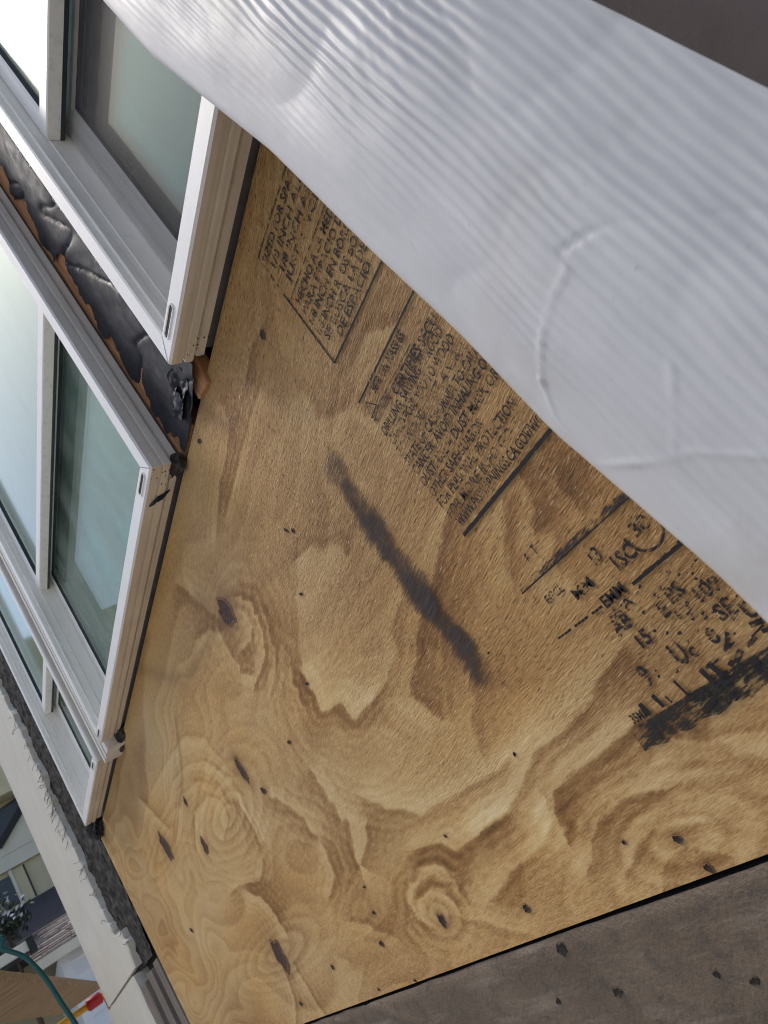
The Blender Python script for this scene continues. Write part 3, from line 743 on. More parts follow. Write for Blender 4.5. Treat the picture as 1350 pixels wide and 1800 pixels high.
# ---- vertical smear of spray paint
n_, m_ = 60, 14; V_ = np.zeros((n_ + 1, m_ + 1, 3)); ed = np.zeros((n_ + 1, m_ + 1), np.float32)
rs = np.random.RandomState(3)
for i in range(n_ + 1):
    f = i / n_; z_ = 1.727 - 0.274 * f; cx = -0.4905 - 0.012 * f + 0.0014 * math.sin(f * 9) ; hw = 0.0115 * (0.75 + 0.35 * math.sin(f * 2.6 + 0.3)) + 0.0022 * math.sin(f * 23)
    for j in range(m_ + 1):
        u = 2 * j / m_ - 1
        V_[i, j] = (cx + u * hw * 1.7, -0.0012, z_ + 0.10 * u * hw)
        ed[i, j] = min(1.0, 1.25 * max(0, 1 - abs(u) ** 1.6)) * min(1, f / 0.22, (1 - f) / 0.08)
sp = grid_obj('spray_paint_smear', V_, M_SPRAY, ply)
a = sp.data.attributes.new('edge', 'FLOAT', 'POINT'); a.data.foreach_set('value', ed.ravel())

# ================================================================== DARK SHEET BELOW
sheet = empty('dark_sheathing_sheet', (-1.0, 0.0, 0.3), 'dull dark grey-brown weathered sheet with creases and nail holes below the plywood', 'sheathing panel')
xx = np.linspace(-2.44, 0.7, 420); zz = np.linspace(0.25, 1.2535, 190); X2, Z2 = np.meshgrid(xx, zz)
Y2 = -0.002 + 0.0022 * (fbm(X2 * 5, Z2 * 5, 3, 91) - 0.5)
for (ax, az), (bx_, bz_), am in (((-1.19, 1.262), (-0.98, 1.205), 0.0038), ((-1.25, 1.25), (-1.10, 1.17), 0.003), ((-1.05, 1.205), (-0.72, 1.16), 0.0026), ((-1.35, 1.245), (-1.2, 1.16), 0.003)):
    dx, dz = bx_ - ax, bz_ - az; u = ((X2 - ax) * dx + (Z2 - az) * dz) / (dx * dx + dz * dz); u = np.clip(u, 0, 1)
    D = np.hypot((X2 - ax - u * dx) * 0.5, Z2 - az - u * dz); Y2 -= am * np.exp(-(D / 0.004) ** 2)
Z2 = Z2 + 0.0028 * (fbm(X2 * 16, X2 * 0 + 2, 4, 95) - 0.35) * np.clip((Z2 - 1.22) / 0.03, 0, 1)
Y2 += 0.004 * np.exp(-((1.2535 - Z2) / 0.004) ** 2)
grid_obj('sheet_face', np.stack([X2, Y2, Z2], -1), M_SHEET, sheet)
box('sheet_backing', -2.44, 0.7, 0.006, 0.0185, 0.25, 1.2525, M_DARK, sheet)
for i, (x_, z_, hl, hh) in enumerate(((-0.643, 1.244, 0.011, 0.005), (-0.608, 1.200, 0.0085, 0.0038), (-0.489, 1.197, 0.004, 0.003), (-0.70, 1.203, 0.006, 0.0024), (-0.46, 1.188, 0.007, 0.0028))):
    blob('nail_hole', x_, z_, (hl * 0.65, hl * 0.1), (0.0, hh * 0.9), [M_HOLE, M_HOLE], sheet, 50 + i, y=float(Y2[np.argmin(np.abs(zz - z_)), np.argmin(np.abs(xx - x_))]) - 0.0007)

# ================================================================== WINDOWS
def loop_extrude(bm, prof, x0, x1, z0, z1, mis):
    """profile of (inset from the outer edge, outwards p) run round a rectangle with mitred corners"""
    rings_ = []
    for o_, p_ in prof:
        rings_.append([bm.verts.new((x0 + o_, -p_, z0 + o_)), bm.verts.new((x1 - o_, -p_, z0 + o_)), bm.verts.new((x1 - o_, -p_, z1 - o_)), bm.verts.new((x0 + o_, -p_, z1 - o_))])
    for k, (A, B) in enumerate(zip(rings_, rings_[1:])):
        for c in range(4):
            f = bm.faces.new((A[c], A[(c + 1) % 4], B[(c + 1) % 4], B[c]))
            m_ = mis[k]
            f.material_index = m_ if not isinstance(m_, tuple) else m_[c % 2]
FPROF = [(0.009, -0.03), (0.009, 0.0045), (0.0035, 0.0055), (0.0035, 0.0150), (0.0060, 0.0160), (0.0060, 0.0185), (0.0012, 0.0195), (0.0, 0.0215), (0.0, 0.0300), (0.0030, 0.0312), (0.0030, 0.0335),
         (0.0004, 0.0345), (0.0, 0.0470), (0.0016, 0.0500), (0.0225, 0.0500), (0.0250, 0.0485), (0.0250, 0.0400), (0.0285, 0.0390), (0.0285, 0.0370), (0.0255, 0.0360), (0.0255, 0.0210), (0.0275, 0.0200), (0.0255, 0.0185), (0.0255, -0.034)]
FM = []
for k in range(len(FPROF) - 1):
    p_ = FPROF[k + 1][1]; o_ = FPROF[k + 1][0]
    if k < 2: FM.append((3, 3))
    elif k < 12: FM.append((0, 1))      # outer returns, toned for dirt and plywood bounce: (head/sill underside, jamb sides)
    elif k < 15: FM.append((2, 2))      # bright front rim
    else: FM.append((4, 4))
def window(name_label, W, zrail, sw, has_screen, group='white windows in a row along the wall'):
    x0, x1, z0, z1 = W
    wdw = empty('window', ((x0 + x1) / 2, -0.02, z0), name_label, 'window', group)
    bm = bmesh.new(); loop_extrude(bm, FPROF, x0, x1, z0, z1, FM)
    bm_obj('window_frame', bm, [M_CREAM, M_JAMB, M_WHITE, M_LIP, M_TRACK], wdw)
    o = 0.0262
    # lower sash: inner track
    bm = bmesh.new()
    sp_ = [(0, -0.030), (0, -0.010), (sw * 0.45, -0.010), (sw * 0.5, -0.0115), (sw * 0.55, -0.010), (sw - 0.004, -0.010), (sw, -0.013), (sw, -0.020)]
    loop_extrude(bm, sp_, x0 + o, x1 - o, z0 + o, zrail + 0.022, [0, 0, 0, 0, 0, 0, 1])
    ls = bm_obj('lower_sash', bm, [M_TRACK, M_RUBBER], wdw)
    gl = box('glass_pane', x0 + o + sw - 0.004, x1 - o - sw + 0.004, 0.0165, 0.0205, z0 + o + sw - 0.004, zrail + 0.022 - sw + 0.004, M_GLASS_TEAL if has_screen else M_GLASS, ls)
    # upper sash: outer track
    bm = bmesh.new()
    su = 0.026
    sp_ = [(0, 0.0), (0, 0.006), (0, 0.0225), (0.002, 0.0240), (su - 0.004, 0.0240), (su, 0.0210), (su, 0.012)]
    loop_extrude(bm, sp_, x0 + o, x1 - o, zrail - 0.022, z1 - o, [1, 2, 0, 0, 0, 1])
    us = bm_obj('upper_sash', bm, [M_WHITE, M_RUBBER, M_TRACK], wdw)
    box('glass_pane', x0 + o + su - 0.004, x1 - o - su + 0.004, -0.0165, -0.0125, zrail - 0.022 + su - 0.004, z1 - o - su + 0.004, M_GLASS_UP, us)
    if has_screen:
        bm = bmesh.new(); r_ = bmesh.ops.create_grid(bm, x_segments=2, y_segments=2, size=0.5)
        for v_ in r_['verts']:
            v_.co = Vector(((x0 + x1) / 2 + v_.co.x * (x1 - x0 - 2 * o - 0.016), 0.004, (z0 + o + 0.008 + zrail - 0.02) / 2 + v_.co.y * (zrail - 0.02 - z0 - o - 0.008)))
        bm_obj('insect_screen', bm, M_SCREEN, wdw)
    return wdw
def weep_slot(wdw, xa, xb, z):
    """drain slot in the bottom rim with a raised lip"""
    bm = bmesh.new(); pts = []
    hh = 0.0042; n_ = 8
    for k in range(n_ + 1):
        a = -PI / 2 + PI * k / n_; pts.append((xb - hh + math.cos(a) * hh, z + math.sin(a) * hh))
    for k in range(n_ + 1):
        a = PI / 2 + PI * k / n_; pts.append((xa + hh + math.cos(a) * hh, z + math.sin(a) * hh))
    pts3 = [(x_, -0.0505, z_) for x_, z_ in pts]
    tube_mesh(bm, pts3 + [pts3[0], pts3[1]], 0.0011, 6)
    o = bm_obj('weep_slot_rim', bm, M_WHITE, wdw)
    mesh_obj('weep_slot', [(x_, -0.0504, z_) for x_, z_ in pts], [tuple(range(len(pts)))], M_HOLE, o)
WA = window('nearest white window with a sparkle-flecked insect screen, partly covered by the white wrap', WIN[0], 2.352, 0.040, True)
WB = window('middle white window with greenish glass and a black tear in its grimy sill', WIN[1], 2.352, 0.020, False)
WC = window('narrow white window at the far left, next to the cream stucco', WIN[2], 2.300, 0.045, False)
weep_slot(WA, -0.522, -0.478, 1.9455); weep_slot(WB, -0.792, -0.748, 1.9445); weep_slot(WC, -1.845, -1.80, 1.9455); weep_slot(WB, -1.645, -1.60, 1.9445)
M_SEAM = simple('grey_weld_line', (0.30, 0.28, 0.25), 0.7, 0.3)
for wd_, W in ((WA, WIN[0]), (WB, WIN[1]), (WC, WIN[2])):
    for xc, sx in ((W[0], 1), (W[1], -1)):
        a = Vector((xc + sx * 0.0016, 0, W[2] + 0.0016)); b = Vector((xc + sx * 0.0225, 0, W[2] + 0.0225)); q = Vector((0.0004, 0, -0.0004 * sx))
        mesh_obj('weld_seam', [(p_.x, -0.0503, p_.z) for p_ in (a - q, a + q, b + q, b - q)], [(0, 1, 2, 3)], M_SEAM, wd_)
# drapery behind the panes
def curtain(W, label, y=0.16, amp=0.018, mat=None):
    x0, x1, z0, z1 = W
    xx = np.linspace(x0 - 0.05, x1 + 0.05, 120); zz = np.linspace(z0 - 0.08, z1, 14); Xc, Zc = np.meshgrid(xx, zz)
    Yc = y + amp * np.sin(Xc * 62 + 3 * fbm(Xc * 4, Zc * 2, 2, 101)) + 0.012 * (fbm(Xc * 7, Zc * 3, 3, 103) - 0.5)
    o = grid_obj('curtain', np.stack([Xc, Yc, Zc], -1), mat or M_CURTAIN); tag(o, label, 'curtain', 'grey curtains inside the windows'); return o
curtain(WIN[0], 'dark grey curtain behind the screened nearest window', 0.20, 0.018, M_CURTAIN_D)
curtain(WIN[1], 'grey curtain behind the greenish glass of the middle window', 0.20)
curtain(WIN[2], 'grey curtain behind the narrow far left window', 0.18)
# black tear and grime on the sill of the middle window
bm = bmesh.new(); rs = random.Random(5)
for (xa, za) in ((-0.806, 0.15), (-0.800, 0.62)):
    p0 = Vector((xa, -0.044 + 0.022 * za, 1.9310)); tube_mesh(bm, [p0, p0 + Vector((0.008, 0.004, -0.002)), p0 + Vector((0.016, 0.011, -0.0005)), p0 + Vector((0.019, 0.016, 0.0))], [0.0012, 0.0024, 0.002, 0.0006], 6)
bm_obj('torn_sealant', bm, M_MEMB, WB)
def grime(parent, x0, x1, y0, y1, z, n, seed, mat):
    rs = random.Random(seed); bm = bmesh.new()
    for k in range(n):
        c = Vector((rs.uniform(x0, x1), rs.uniform(y0, y1), z)); r_ = rs.uniform(0.0003, 0.0013)
        vs_ = [bm.verts.new(c + Vector((math.cos(a) * r_ * rs.uniform(0.6, 2.2), math.sin(a) * r_ * rs.uniform(0.5, 1.2), -0.0003))) for a in (0, 1.0, 2.1, 3.1, 4.2, 5.2)]
        bm.faces.new(vs_[::-1])
    o = bm_obj('grime_specks', bm, mat, parent); o['kind'] = 'stuff'; return o
M_GRIME = simple('brown_black_grime', (0.055, 0.038, 0.024), 0.9, 0.5, 80)
grime(WB, -0.768, -0.727, -0.046, -0.008, 1.9318, 34, 201, M_GRIME)
grime(WA, -0.545, -0.515, -0.030, -0.008, 1.9318, 20, 203, M_GRIME)
# mullion cover between the middle and the far window
bm = bmesh.new(); add_box(bm, -1.752, -1.668, -0.040, 0.02, 1.915, 3.0, 0.002)
add_box(bm, -1.728, -1.722, -0.0425, -0.039, 1.913, 3.0); add_box(bm, -1.700, -1.694, -0.0425, -0.039, 1.913, 3.0)
tag(bm_obj('mullion_cover', bm, M_JAMB), 'grooved grey cover strip between the middle and the far left window', 'trim')

# ================================================================== GAP BETWEEN THE NEAR WINDOWS
xx = np.linspace(-0.722, -0.556, 70); zz = np.linspace(1.932, 3.0, 420); X3, Z3 = np.meshgrid(xx, zz)
u3 = (X3 + 0.722) / 0.166
edge = np.clip(0.42 * (fbm(Z3 * 13, Z3 * 0 + 1, 3, 111) - 0.36) + 0.22 * (fbm(Z3 * 55, Z3 * 0, 3, 113) - 0.5), 0.0, 0.22)
xe = -0.722 + 0.166 * np.maximum(u3, 0) ; Xf = X3.copy()
Xf = -0.722 + 0.166 * (edge + (1 - edge) * u3)
uu = (Xf + 0.722) / 0.166
Yf = -0.004 - 0.016 * uu ** 2 - 0.005 * (fbm(Xf * 26, Z3 * 15, 3, 117) - 0.5) + 0.004 * np.exp(-np.abs(fbm(Xf * 16 + Z3 * 9, Z3 * 8, 2, 119) - 0.5) / 0.03)
rid = np.clip((uu - 0.66) / 0.1, 0, 1) * np.clip((Z3 - 2.03) / 0.1, 0, 1)
Yf -= rid * 0.004 * (0.5 + 0.5 * np.sin(Z3 * 2 * PI / 0.0135 + 4 * fbm(Z3 * 5, Xf * 4, 2, 121)))
flash = empty('flashing_membrane', (-0.65, 0, 1.9), 'wrinkled black rubber flashing stuck in the gap between the two nearer windows', 'flashing')
grid_obj('membrane', np.stack([Xf, Yf, Z3], -1), M_MEMB, flash)
# crinkled foil edge next to the near window
xx = np.linspace(-0.578, -0.5565, 16); zz = np.linspace(2.12, 2.62, 420); X4, Z4 = np.meshgrid(xx, zz)
Xw = X4 - 0.010 * (fbm(Z4 * 22, X4 * 0, 3, 123) - 0.3) * (1 - (X4 + 0.578) / 0.0215)
Y4 = -0.026 - 0.30 * (X4 + 0.578) - 0.005 * np.sin(Z4 * 2 * PI / 0.0130 + 5 * fbm(Z4 * 6, X4 * 30, 3, 125)) - 0.006 * (fbm(X4 * 80, Z4 * 40, 3, 127) - 0.5)
grid_obj('foil_edge', np.stack([Xw, Y4, Z4], -1), M_FOIL, flash)
# loose flap at the bottom
def flap(cx, cz, w_, h_, y, seed):
    n_ = 22; xx = np.linspace(-1, 1, n_); A, B = np.meshgrid(xx, xx)
    r_ = np.maximum(np.abs(A), np.abs(B)); th = np.arctan2(B, A); rr = np.hypot(A, B) + 1e-6
    sc = r_ / rr * (0.85 + 0.4 * (fbm(np.cos(th) * 2.2 + 5, np.sin(th) * 2.2 + 5, 3, seed) - 0.3))
    Xq = cx + A * sc * w_; Zq = cz + B * sc * h_
    Yq = y - 0.016 * (fbm(Xq * 45, Zq * 45, 4, seed + 1) - 0.5) - 0.010 * np.abs(fbm(Xq * 80 + 2, Zq * 80, 3, seed + 2) - 0.5)
    return grid_obj('loose_flap', np.stack([Xq, Yq, Zq], -1), M_MEMB, flash)
flap(-0.612, 1.962, 0.030, 0.022, -0.012, 131); flap(-0.645, 1.960, 0.026, 0.022, -0.010, 137)
tag(box('wood_stud', -0.732, -0.662, -0.0005, 0.018, 1.934, 3.0, M_STUD), 'thin reddish wood strip showing beside the black flashing', 'wood strip')
bm = bmesh.new(); add_box(bm, -0.006, 0.030, -0.010, 0.008, -0.062, 0.05, 0.002)
for v_ in bm.verts: v_.co = Matrix.Rotation(math.radians(14), 3, 'Y') @ v_.co + Vector((-0.588, 0.004, 1.985))
tag(bm_obj('wood_block', bm, M_STUD), 'splintered reddish wood block below the corner of the nearest window', 'wood block')
# dark tar clump where the far sill meets the plywood
def clump(name, c, r, label, cat, mat, seed):
    bm = bmesh.new(); bmesh.ops.create_icosphere(bm, subdivisions=3, radius=1.0)
    for v_ in bm.verts:
        nn = mnoise.noise(v_.co * 2.1 + Vector((seed, 0, 0))) * 0.45 + mnoise.noise(v_.co * 5.0 + Vector((seed, 3, 0))) * 0.25
        q = v_.co * (1 + nn); v_.co = Vector((c[0] + q.x * r[0], c[1] + q.y * r[1], c[2] + q.z * r[2]))
    o = bm_obj(name, bm, mat); tag(o, label, cat); return o
clump('sealant_clump', (-1.69, -0.004, 1.930), (0.060, 0.012, 0.016), 'black sealant lump under the cover strip by the far left window', 'sealant', M_PAPER, 3.0)
clump('sealant_clump', (-2.36, -0.012, 1.935), (0.07, 0.022, 0.030), 'grey-black sealant lump at the far lower corner of the narrow window', 'sealant', M_MEMB, 8.0)
clump('sealant_clump', (-0.735, -0.010, 1.935), (0.020, 0.010, 0.012), 'crumbly black sealant at the right end of the middle window sill', 'sealant', M_PAPER, 12.0)

# ================================================================== STUCCO CORNER AND TORN EDGE
def jag_panel(name, left, right_f, z0, z1, y0, y1, mat, parent, n=160, bull=0.02):
    vs_ = []; fs = []
    for i in range(n + 1):
        z_ = z0 + (z1 - z0) * i / n; xr = right_f(z_)
        row = [(left, y1, z_), (left, y0 + bull, z_), (left + bull * 0.3, y0 + bull * 0.3, z_), (left + bull, y0, z_), (left + 0.35, y0, z_), ((left + xr) / 2 + 0.1, y0, z_), (xr - 0.02, y0, z_), (xr, y0 + 0.003, z_), (xr + 0.002, y1, z_)]
        k = len(row); vs_ += row
        if i:
            for j in range(k - 1): fs.append(((i - 1) * k + j, (i - 1) * k + j + 1, i * k + j + 1, i * k + j))
    k = 9
    fs.append(tuple(range(k))[::-1]); fs.append(tuple(n * k + j for j in range(k)))
    return mesh_obj(name, vs_, fs, mat, parent)
stu = empty('stucco_wall', (-3.3, -0.02, 0), 'smooth cream stucco strip at the house corner with a broken right edge', 'stucco wall')
def jag(z_): return -2.87 + 0.10 * (float(fbm(np.array(z_ * 6.0), np.array(0.3), 4, 141)) - 0.5) + 0.035 * (float(fbm(np.array(z_ * 60.0), np.array(0.7), 4, 143)) - 0.5) + (0.14 if z_ < 1.70 else 0)
jag_panel('stucco_coat', -3.83, jag, 1.575, 3.6, -0.022, 0.002, M_STUCCO, stu)
jag_panel('lower_stucco_coat', -3.85, lambda z_: -2.79 + 0.01 * math.sin(z_ * 60), 0.0, 1.562, -0.030, 0.02, M_STUCCO, stu, 30)
box('corner_return', -3.83, -3.80, 0.019, 3.0, 0.0, 3.6, M_STUCCO, stu)
# torn building paper between the stucco and the plywood
pap = empty('building_paper', (-2.6, 0, 1.5), 'torn black building paper strip between the stucco and the plywood edge', 'building paper')
xx = np.linspace(-3.0, -2.455, 70); zz = np.linspace(1.56, 3.5, 300); X5, Z5 = np.meshgrid(xx, zz)
Y5 = 0.004 - 0.020 * (fbm(X5 * 22, Z5 * 16, 4, 151) - 0.35) - 0.012 * np.abs(fbm(X5 * 60, Z5 * 50, 3, 153) - 0.5)
grid_obj('paper_sheet', np.stack([X5, Y5, Z5], -1), M_PAPER, pap)
bm = bmesh.new(); rs = random.Random(9)
for k in range(46):
    z_ = rs.choice((rs.uniform(1.6, 2.6), rs.uniform(2.05, 2.3))); x_ = jag(z_) + rs.uniform(-0.01, 0.04); L = rs.uniform(0.03, 0.11)
    if 1.98 < z_ < 2.2: L *= 1.6
    pts = [Vector((x_, -0.018, z_))]
    for s_ in range(3): pts.append(pts[-1] + Vector((-L / 3, rs.uniform(-0.008, 0.0), rs.uniform(-0.012, 0.012))))
    tube_mesh(bm, pts, 0.0008, 4)
o = bm_obj('wire_lath_ends', bm, M_WIRE, pap); o['kind'] = 'stuff'
for i, (xa, xb, ya) in enumerate(((-2.545, -2.450, -0.006), (-2.655, -2.552, -0.014), (-2.775, -2.662, -0.024))):
    bm = bmesh.new(); add_box(bm, xa, xb, ya, 0.018, 0.3, 1.545 - 0.012 * i, 0.003)
    for v_ in bm.verts: v_.co.y += 0.003 * math.sin(v_.co.z * 9 + i * 2); v_.co.x += 0.006 * math.sin(v_.co.z * 4 + i)
    tag(bm_obj('lath_board', bm, M_GREYWOOD), ('grey weathered board against the lower left plywood edge', 'middle grey weathered board of the three beside the plywood', 'grey weathered board against the lower cream stucco')[i], 'board', 'grey boards left of the plywood')

# ================================================================== HOUSE WRAP (peeled flap near the camera)
felt = np.linspace(-0.30, 2.6, 120); zz = np.linspace(1.255, 3.5, 90); X6, Z6 = np.meshgrid(felt, zz)
m6 = X6 > 0.03
# felt paper flat behind the wrap; unseen outward curl added to shade the right
sv = np.linspace(0, 1, 60); zz = np.linspace(1.0, 2.6, 60); Sv, Zf = np.meshgrid(sv, zz)
Xf_ = -0.115 + 0.62 * Sv - 0.22 * np.clip(Sv - 0.55, 0, 1) ** 1.5
Yf_ = -0.0062 - 0.24 * np.clip((Sv - 0.30) / 0.7, 0, 1) ** 1.6 + 0.03 * (fbm(Xf_ * 9, Zf * 5, 3, 181) - 0.5) * np.clip((Sv - 0.3) / 0.2, 0, 1)
Zf = np.where(Sv < 0.30, np.clip(Zf, 1.45, 1.925), Zf)
o = grid_obj('felt_paper', np.stack([Xf_, Yf_, Zf], -1), M_FELT); tag(o, 'dark brown felt paper beyond the white wrap, its unseen curl added for shade', 'felt paper')
# edge of the flap: measured along its height
ez = np.array([1.20, 1.30, 1.375, 1.409, 1.454, 1.504, 1.576, 1.657, 1.768, 1.845, 1.919, 2.004, 2.30])
ex = np.array([-0.183, -0.185, -0.1865, -0.188, -0.1935, -0.200, -0.2015, -0.2075, -0.2125, -0.2225, -0.231, -0.231, -0.232])
nu, nv = 420, 600
uu = np.linspace(0, 1, nu); zz = np.concatenate([np.linspace(1.12, 2.25, nv - 80), np.linspace(2.26, 3.06, 80)]); U, Zw = np.meshgrid(uu, zz)
XL = np.interp(Zw, ez, ex)
k_ = np.ones(9) / 9
XLs = np.interp(zz, zz, np.convolve(np.pad(np.interp(zz, ez, ex), 4, 'edge'), k_, 'valid')); XL = np.repeat(XLs[:, None], nu, 1)
XR_ = -0.0445 + 0.10 * (1.55 - Zw) * 0 + (1.55 - Zw) * 0.115
Xw = XL + (XR_ - XL) * U
d_in = Xw - XL
Yw = -0.12 - 0.012 * np.sin(np.clip(U, 0, 1) * PI) + 0.010 * np.exp(-d_in / 0.004)
Yw = Yw + 0.060 * np.clip((Zw - 2.15) / 0.85, 0, 1)      # fixed over the window head, out of view above
Yw = Yw + 0.012 * (fbm(Xw * 6, Zw * 3, 2, 161) - 0.5)
# vertical crinkles of the drainage wrap
cr = fbm(Xw * 150 + 1.2 * (fbm(Xw * 12, Zw * 14, 2, 163) - 0.5) * 6, Zw * 9, 2, 165)
cr2 = np.sin((Xw * 2 * PI / 0.0058) + 11 * (fbm(Xw * 22, Zw * 8, 4, 167) - 0.5))
fade = np.clip((d_in - 0.014) / 0.02, 0, 1)
ampn = 0.00036 * np.clip(fbm(Xw * 24, Zw * 10, 3, 169) * 1.8 - 0.35, 0.28, 1.0)
Yw -= fade * 0.0022 * np.abs(fbm(Xw * 16 + Zw * 3, Zw * 13, 2, 175) - 0.5) * 2 + 0.0003 * (fbm(Xw * 70, Zw * 70, 3, 177) - 0.5)
Yw -= fade * ampn * (1.0 * cr2 + 2.2 * (cr - 0.5))
for pts, am, wd_ in (([(-0.060, 1.480), (-0.087, 1.513), (-0.098, 1.528), (-0.110, 1.538), (-0.123, 1.544)], -0.0016, 0.0024), ([(-0.126, 1.537), (-0.139, 1.536), (-0.157, 1.531), (-0.176, 1.520)], 0.0022, 0.0026),
                     ([(-0.176, 1.520), (-0.186, 1.505), (-0.187, 1.491), (-0.190, 1.477)], 0.0010, 0.0028), ([(-0.190, 1.477), (-0.181, 1.470), (-0.166, 1.459), (-0.153, 1.451), (-0.145, 1.447), (-0.10, 1.400)], 0.0022, 0.0026),
                     ([(-0.153, 1.452), (-0.142, 1.460), (-0.125, 1.476)], 0.0012, 0.0024)):
    best = np.full(Xw.shape, 1e9); sgn = np.zeros(Xw.shape)
    for (ax, az), (bx_, bz_) in zip(pts, pts[1:]):
        dx, dz = bx_ - ax, bz_ - az; u_ = np.clip(((Xw - ax) * dx + (Zw - az) * dz) / (dx * dx + dz * dz), 0, 1)
        D = np.hypot(Xw - ax - u_ * dx, Zw - az - u_ * dz); m_ = D < best; best[m_] = D[m_]
    Yw -= 0.40 * np.sign(am) * 0.0021 * (0.3 + 1.2 * fbm(Xw * 60, Zw * 60, 2, 171)) * np.exp(-(best / (wd_ * 0.55)) ** 2) * np.clip((0.0 + fbm(Xw * 35, Zw * 35, 2, 173)) * 2.4 - 0.5, 0.1, 1.3)
wrap = grid_obj('house_wrap', np.stack([Xw, Yw, Zw], -1), M_WRAP)
tag(wrap, 'white crinkled house wrap flap peeled away and hanging in front of the plywood', 'house wrap')

# ================================================================== BEYOND THE HOUSE CORNER
def leaf_cloud(name, parent, mat, pts, size, rs):
    vs_ = []; fs = []
    for p in pts:
        a = Vector((rs.gauss(0, 1), rs.gauss(0, 1), rs.gauss(0, 1))).normalized(); b = a.orthogonal().normalized(); c = a.cross(b)
        s = size * rs.uniform(0.6, 1.3); k = len(vs_)
        vs_ += [p - b * s, p + c * s * 0.45 + a * s * 0.15, p + b * s, p - c * s * 0.45 + a * s * 0.15]; fs.append((k, k + 1, k + 2, k + 3))
    return mesh_obj(name, vs_, fs, mat, parent)
# neighbour house with white lap siding and a brown roof: front wall on X=-10
nh = empty('white_house', (-12, 2.5, 0), 'low white neighbouring building with lap siding under a brown shingle roof', 'house')
box('wall', -14, -10.02, 0.36, 6.0, 0, 2.62, M_SIDING, nh)
prev = None
for k in range(17):
    z_ = 0.05 + k * 0.152
    vs_ = [(-10.018, 0.43, z_), (-9.985, 0.43, z_), (-10.012, 0.43, z_ + 0.155), (-10.018, 6.0, z_), (-9.985, 6.0, z_), (-10.012, 6.0, z_ + 0.155)]
    if prev is None:
        prev = mesh_obj('siding_board', vs_, [(1, 4, 5, 2), (0, 3, 4, 1), (0, 1, 2), (3, 5, 4)], M_SIDING, nh); z0_ = z_
    else:
        o = prev.copy(); COL.objects.link(o); o.parent = nh; o.matrix_parent_inverse = nh.matrix_basis.inverted(); o.location = (0, 0, z_ - z0_)
box('corner_board', -10.03, -9.975, 0.335, 0.432, 0, 2.60, M_SIDING, nh)
bm = bmesh.new()
for i, (xa, za, ya) in enumerate(((-9.78, 2.64, 0.10),)):
    pass
# roof: eave at X=-9.75, rising away
EX, EZ, RX, RZ = -9.78, 2.66, -11.35, 3.18
bm = bmesh.new()
vsr = [bm.verts.new(p) for p in ((EX, 0.10, EZ), (EX, 6.2, EZ), (RX, 6.2, RZ), (RX, 0.10, RZ), (EX, 0.10, EZ - 0.06), (EX, 6.2, EZ - 0.06), (RX, 6.2, RZ - 0.06), (RX, 0.10, RZ - 0.06))]
for f in ((0, 1, 2, 3), (7, 6, 5, 4), (0, 4, 5, 1), (1, 5, 6, 2), (2, 6, 7, 3), (3, 7, 4, 0)): bm.faces.new([vsr[i] for i in f])
roof = bm_obj('roof', bm, M_SHING_B[2], nh)
vs_ = []; fs = []; mi = []; rs = random.Random(21)
dv = Vector((RX - EX, 0, RZ - EZ)); L = dv.length; dv /= L; nv_ = Vector((0.31, 0, 0.95)).normalized()
for r_ in range(int(L / 0.145)):
    y_ = 0.09 + rs.uniform(-0.2, 0)
    while y_ < 5.0:
        wd_ = rs.uniform(0.12, 0.36); a = max(y_, 0.09)
        if y_ + wd_ > 0.12:
            p = Vector((EX, 0, EZ)) + dv * (r_ * 0.145); t = rs.uniform(0.012, 0.03); k = len(vs_)
            q0 = p + nv_ * t; q1 = p + dv * 0.16 + nv_ * 0.004
            vs_ += [(q0.x, a, q0.z), (q0.x, y_ + wd_ - 0.01, q0.z), (q1.x, y_ + wd_ - 0.01, q1.z), (q1.x, a, q1.z), (p.x, a, p.z), (p.x, y_ + wd_ - 0.01, p.z)]
            fs += [(k, k + 1, k + 2, k + 3), (k + 4, k + 5, k + 1, k)]; c = rs.choice((0, 0, 1, 1, 2)); mi += [c, c]
        y_ += wd_
o = mesh_obj('shingles', vs_, fs, M_SHING_B, roof, mi); o['kind'] = 'stuff'
box('eave_board', -9.82, -9.76, 0.12, 6.2, 2.555, 2.655, M_NTRIM, nh)
# separate lower eave with a gutter, left of it
gu = empty('gutter', (-9.7, -1, 2.8), 'cream gutter with a black open end below the charcoal roof', 'gutter')
box('gutter_trough', -9.76, -9.62, -4.0, 0.125, 2.775, 2.885, M_NTRIM, gu, 0.01)
box('gutter_end', -9.77, -9.60, 0.110, 0.185, 2.735, 2.905, M_BLACK, gu, 0.01)
box('gutter_strap', -9.77, -9.61, -4.0, 0.10, 2.752, 2.772, M_BLACK, gu)
# taller cream house behind with a charcoal lower roof
ch = empty('cream_house', (-14, 2, 0), 'tall cream painted house with panelled trim and a charcoal lower roof behind the white building', 'house')
K = 13.0 / 10.0
def cz(z_): return 1.4 + (z_ - 1.4) * K
def cy(y_): return -0.4 + (y_ + 0.4) * K
box('wall', -16, -13.0, -5, 7.0, 0, 8.0, M_NWALL, ch)
bm = bmesh.new(); vsr = [bm.verts.new(p) for p in ((-11.4, -5, cz(2.75)), (-11.4, 7, cz(2.75)), (-12.98, 7, cz(3.30)), (-12.98, -5, cz(3.30)), (-11.4, -5, cz(2.70)), (-11.4, 7, cz(2.70)), (-12.98, 7, cz(2.70)), (-12.98, -5, cz(2.70)))]
for f in ((0, 1, 2, 3), (0, 4, 5, 1), (4, 7, 6, 5), (0, 3, 7, 4), (1, 5, 6, 2)): bm.faces.new([vsr[i] for i in f])
bm_obj('roof', bm, M_SHING_D, ch)
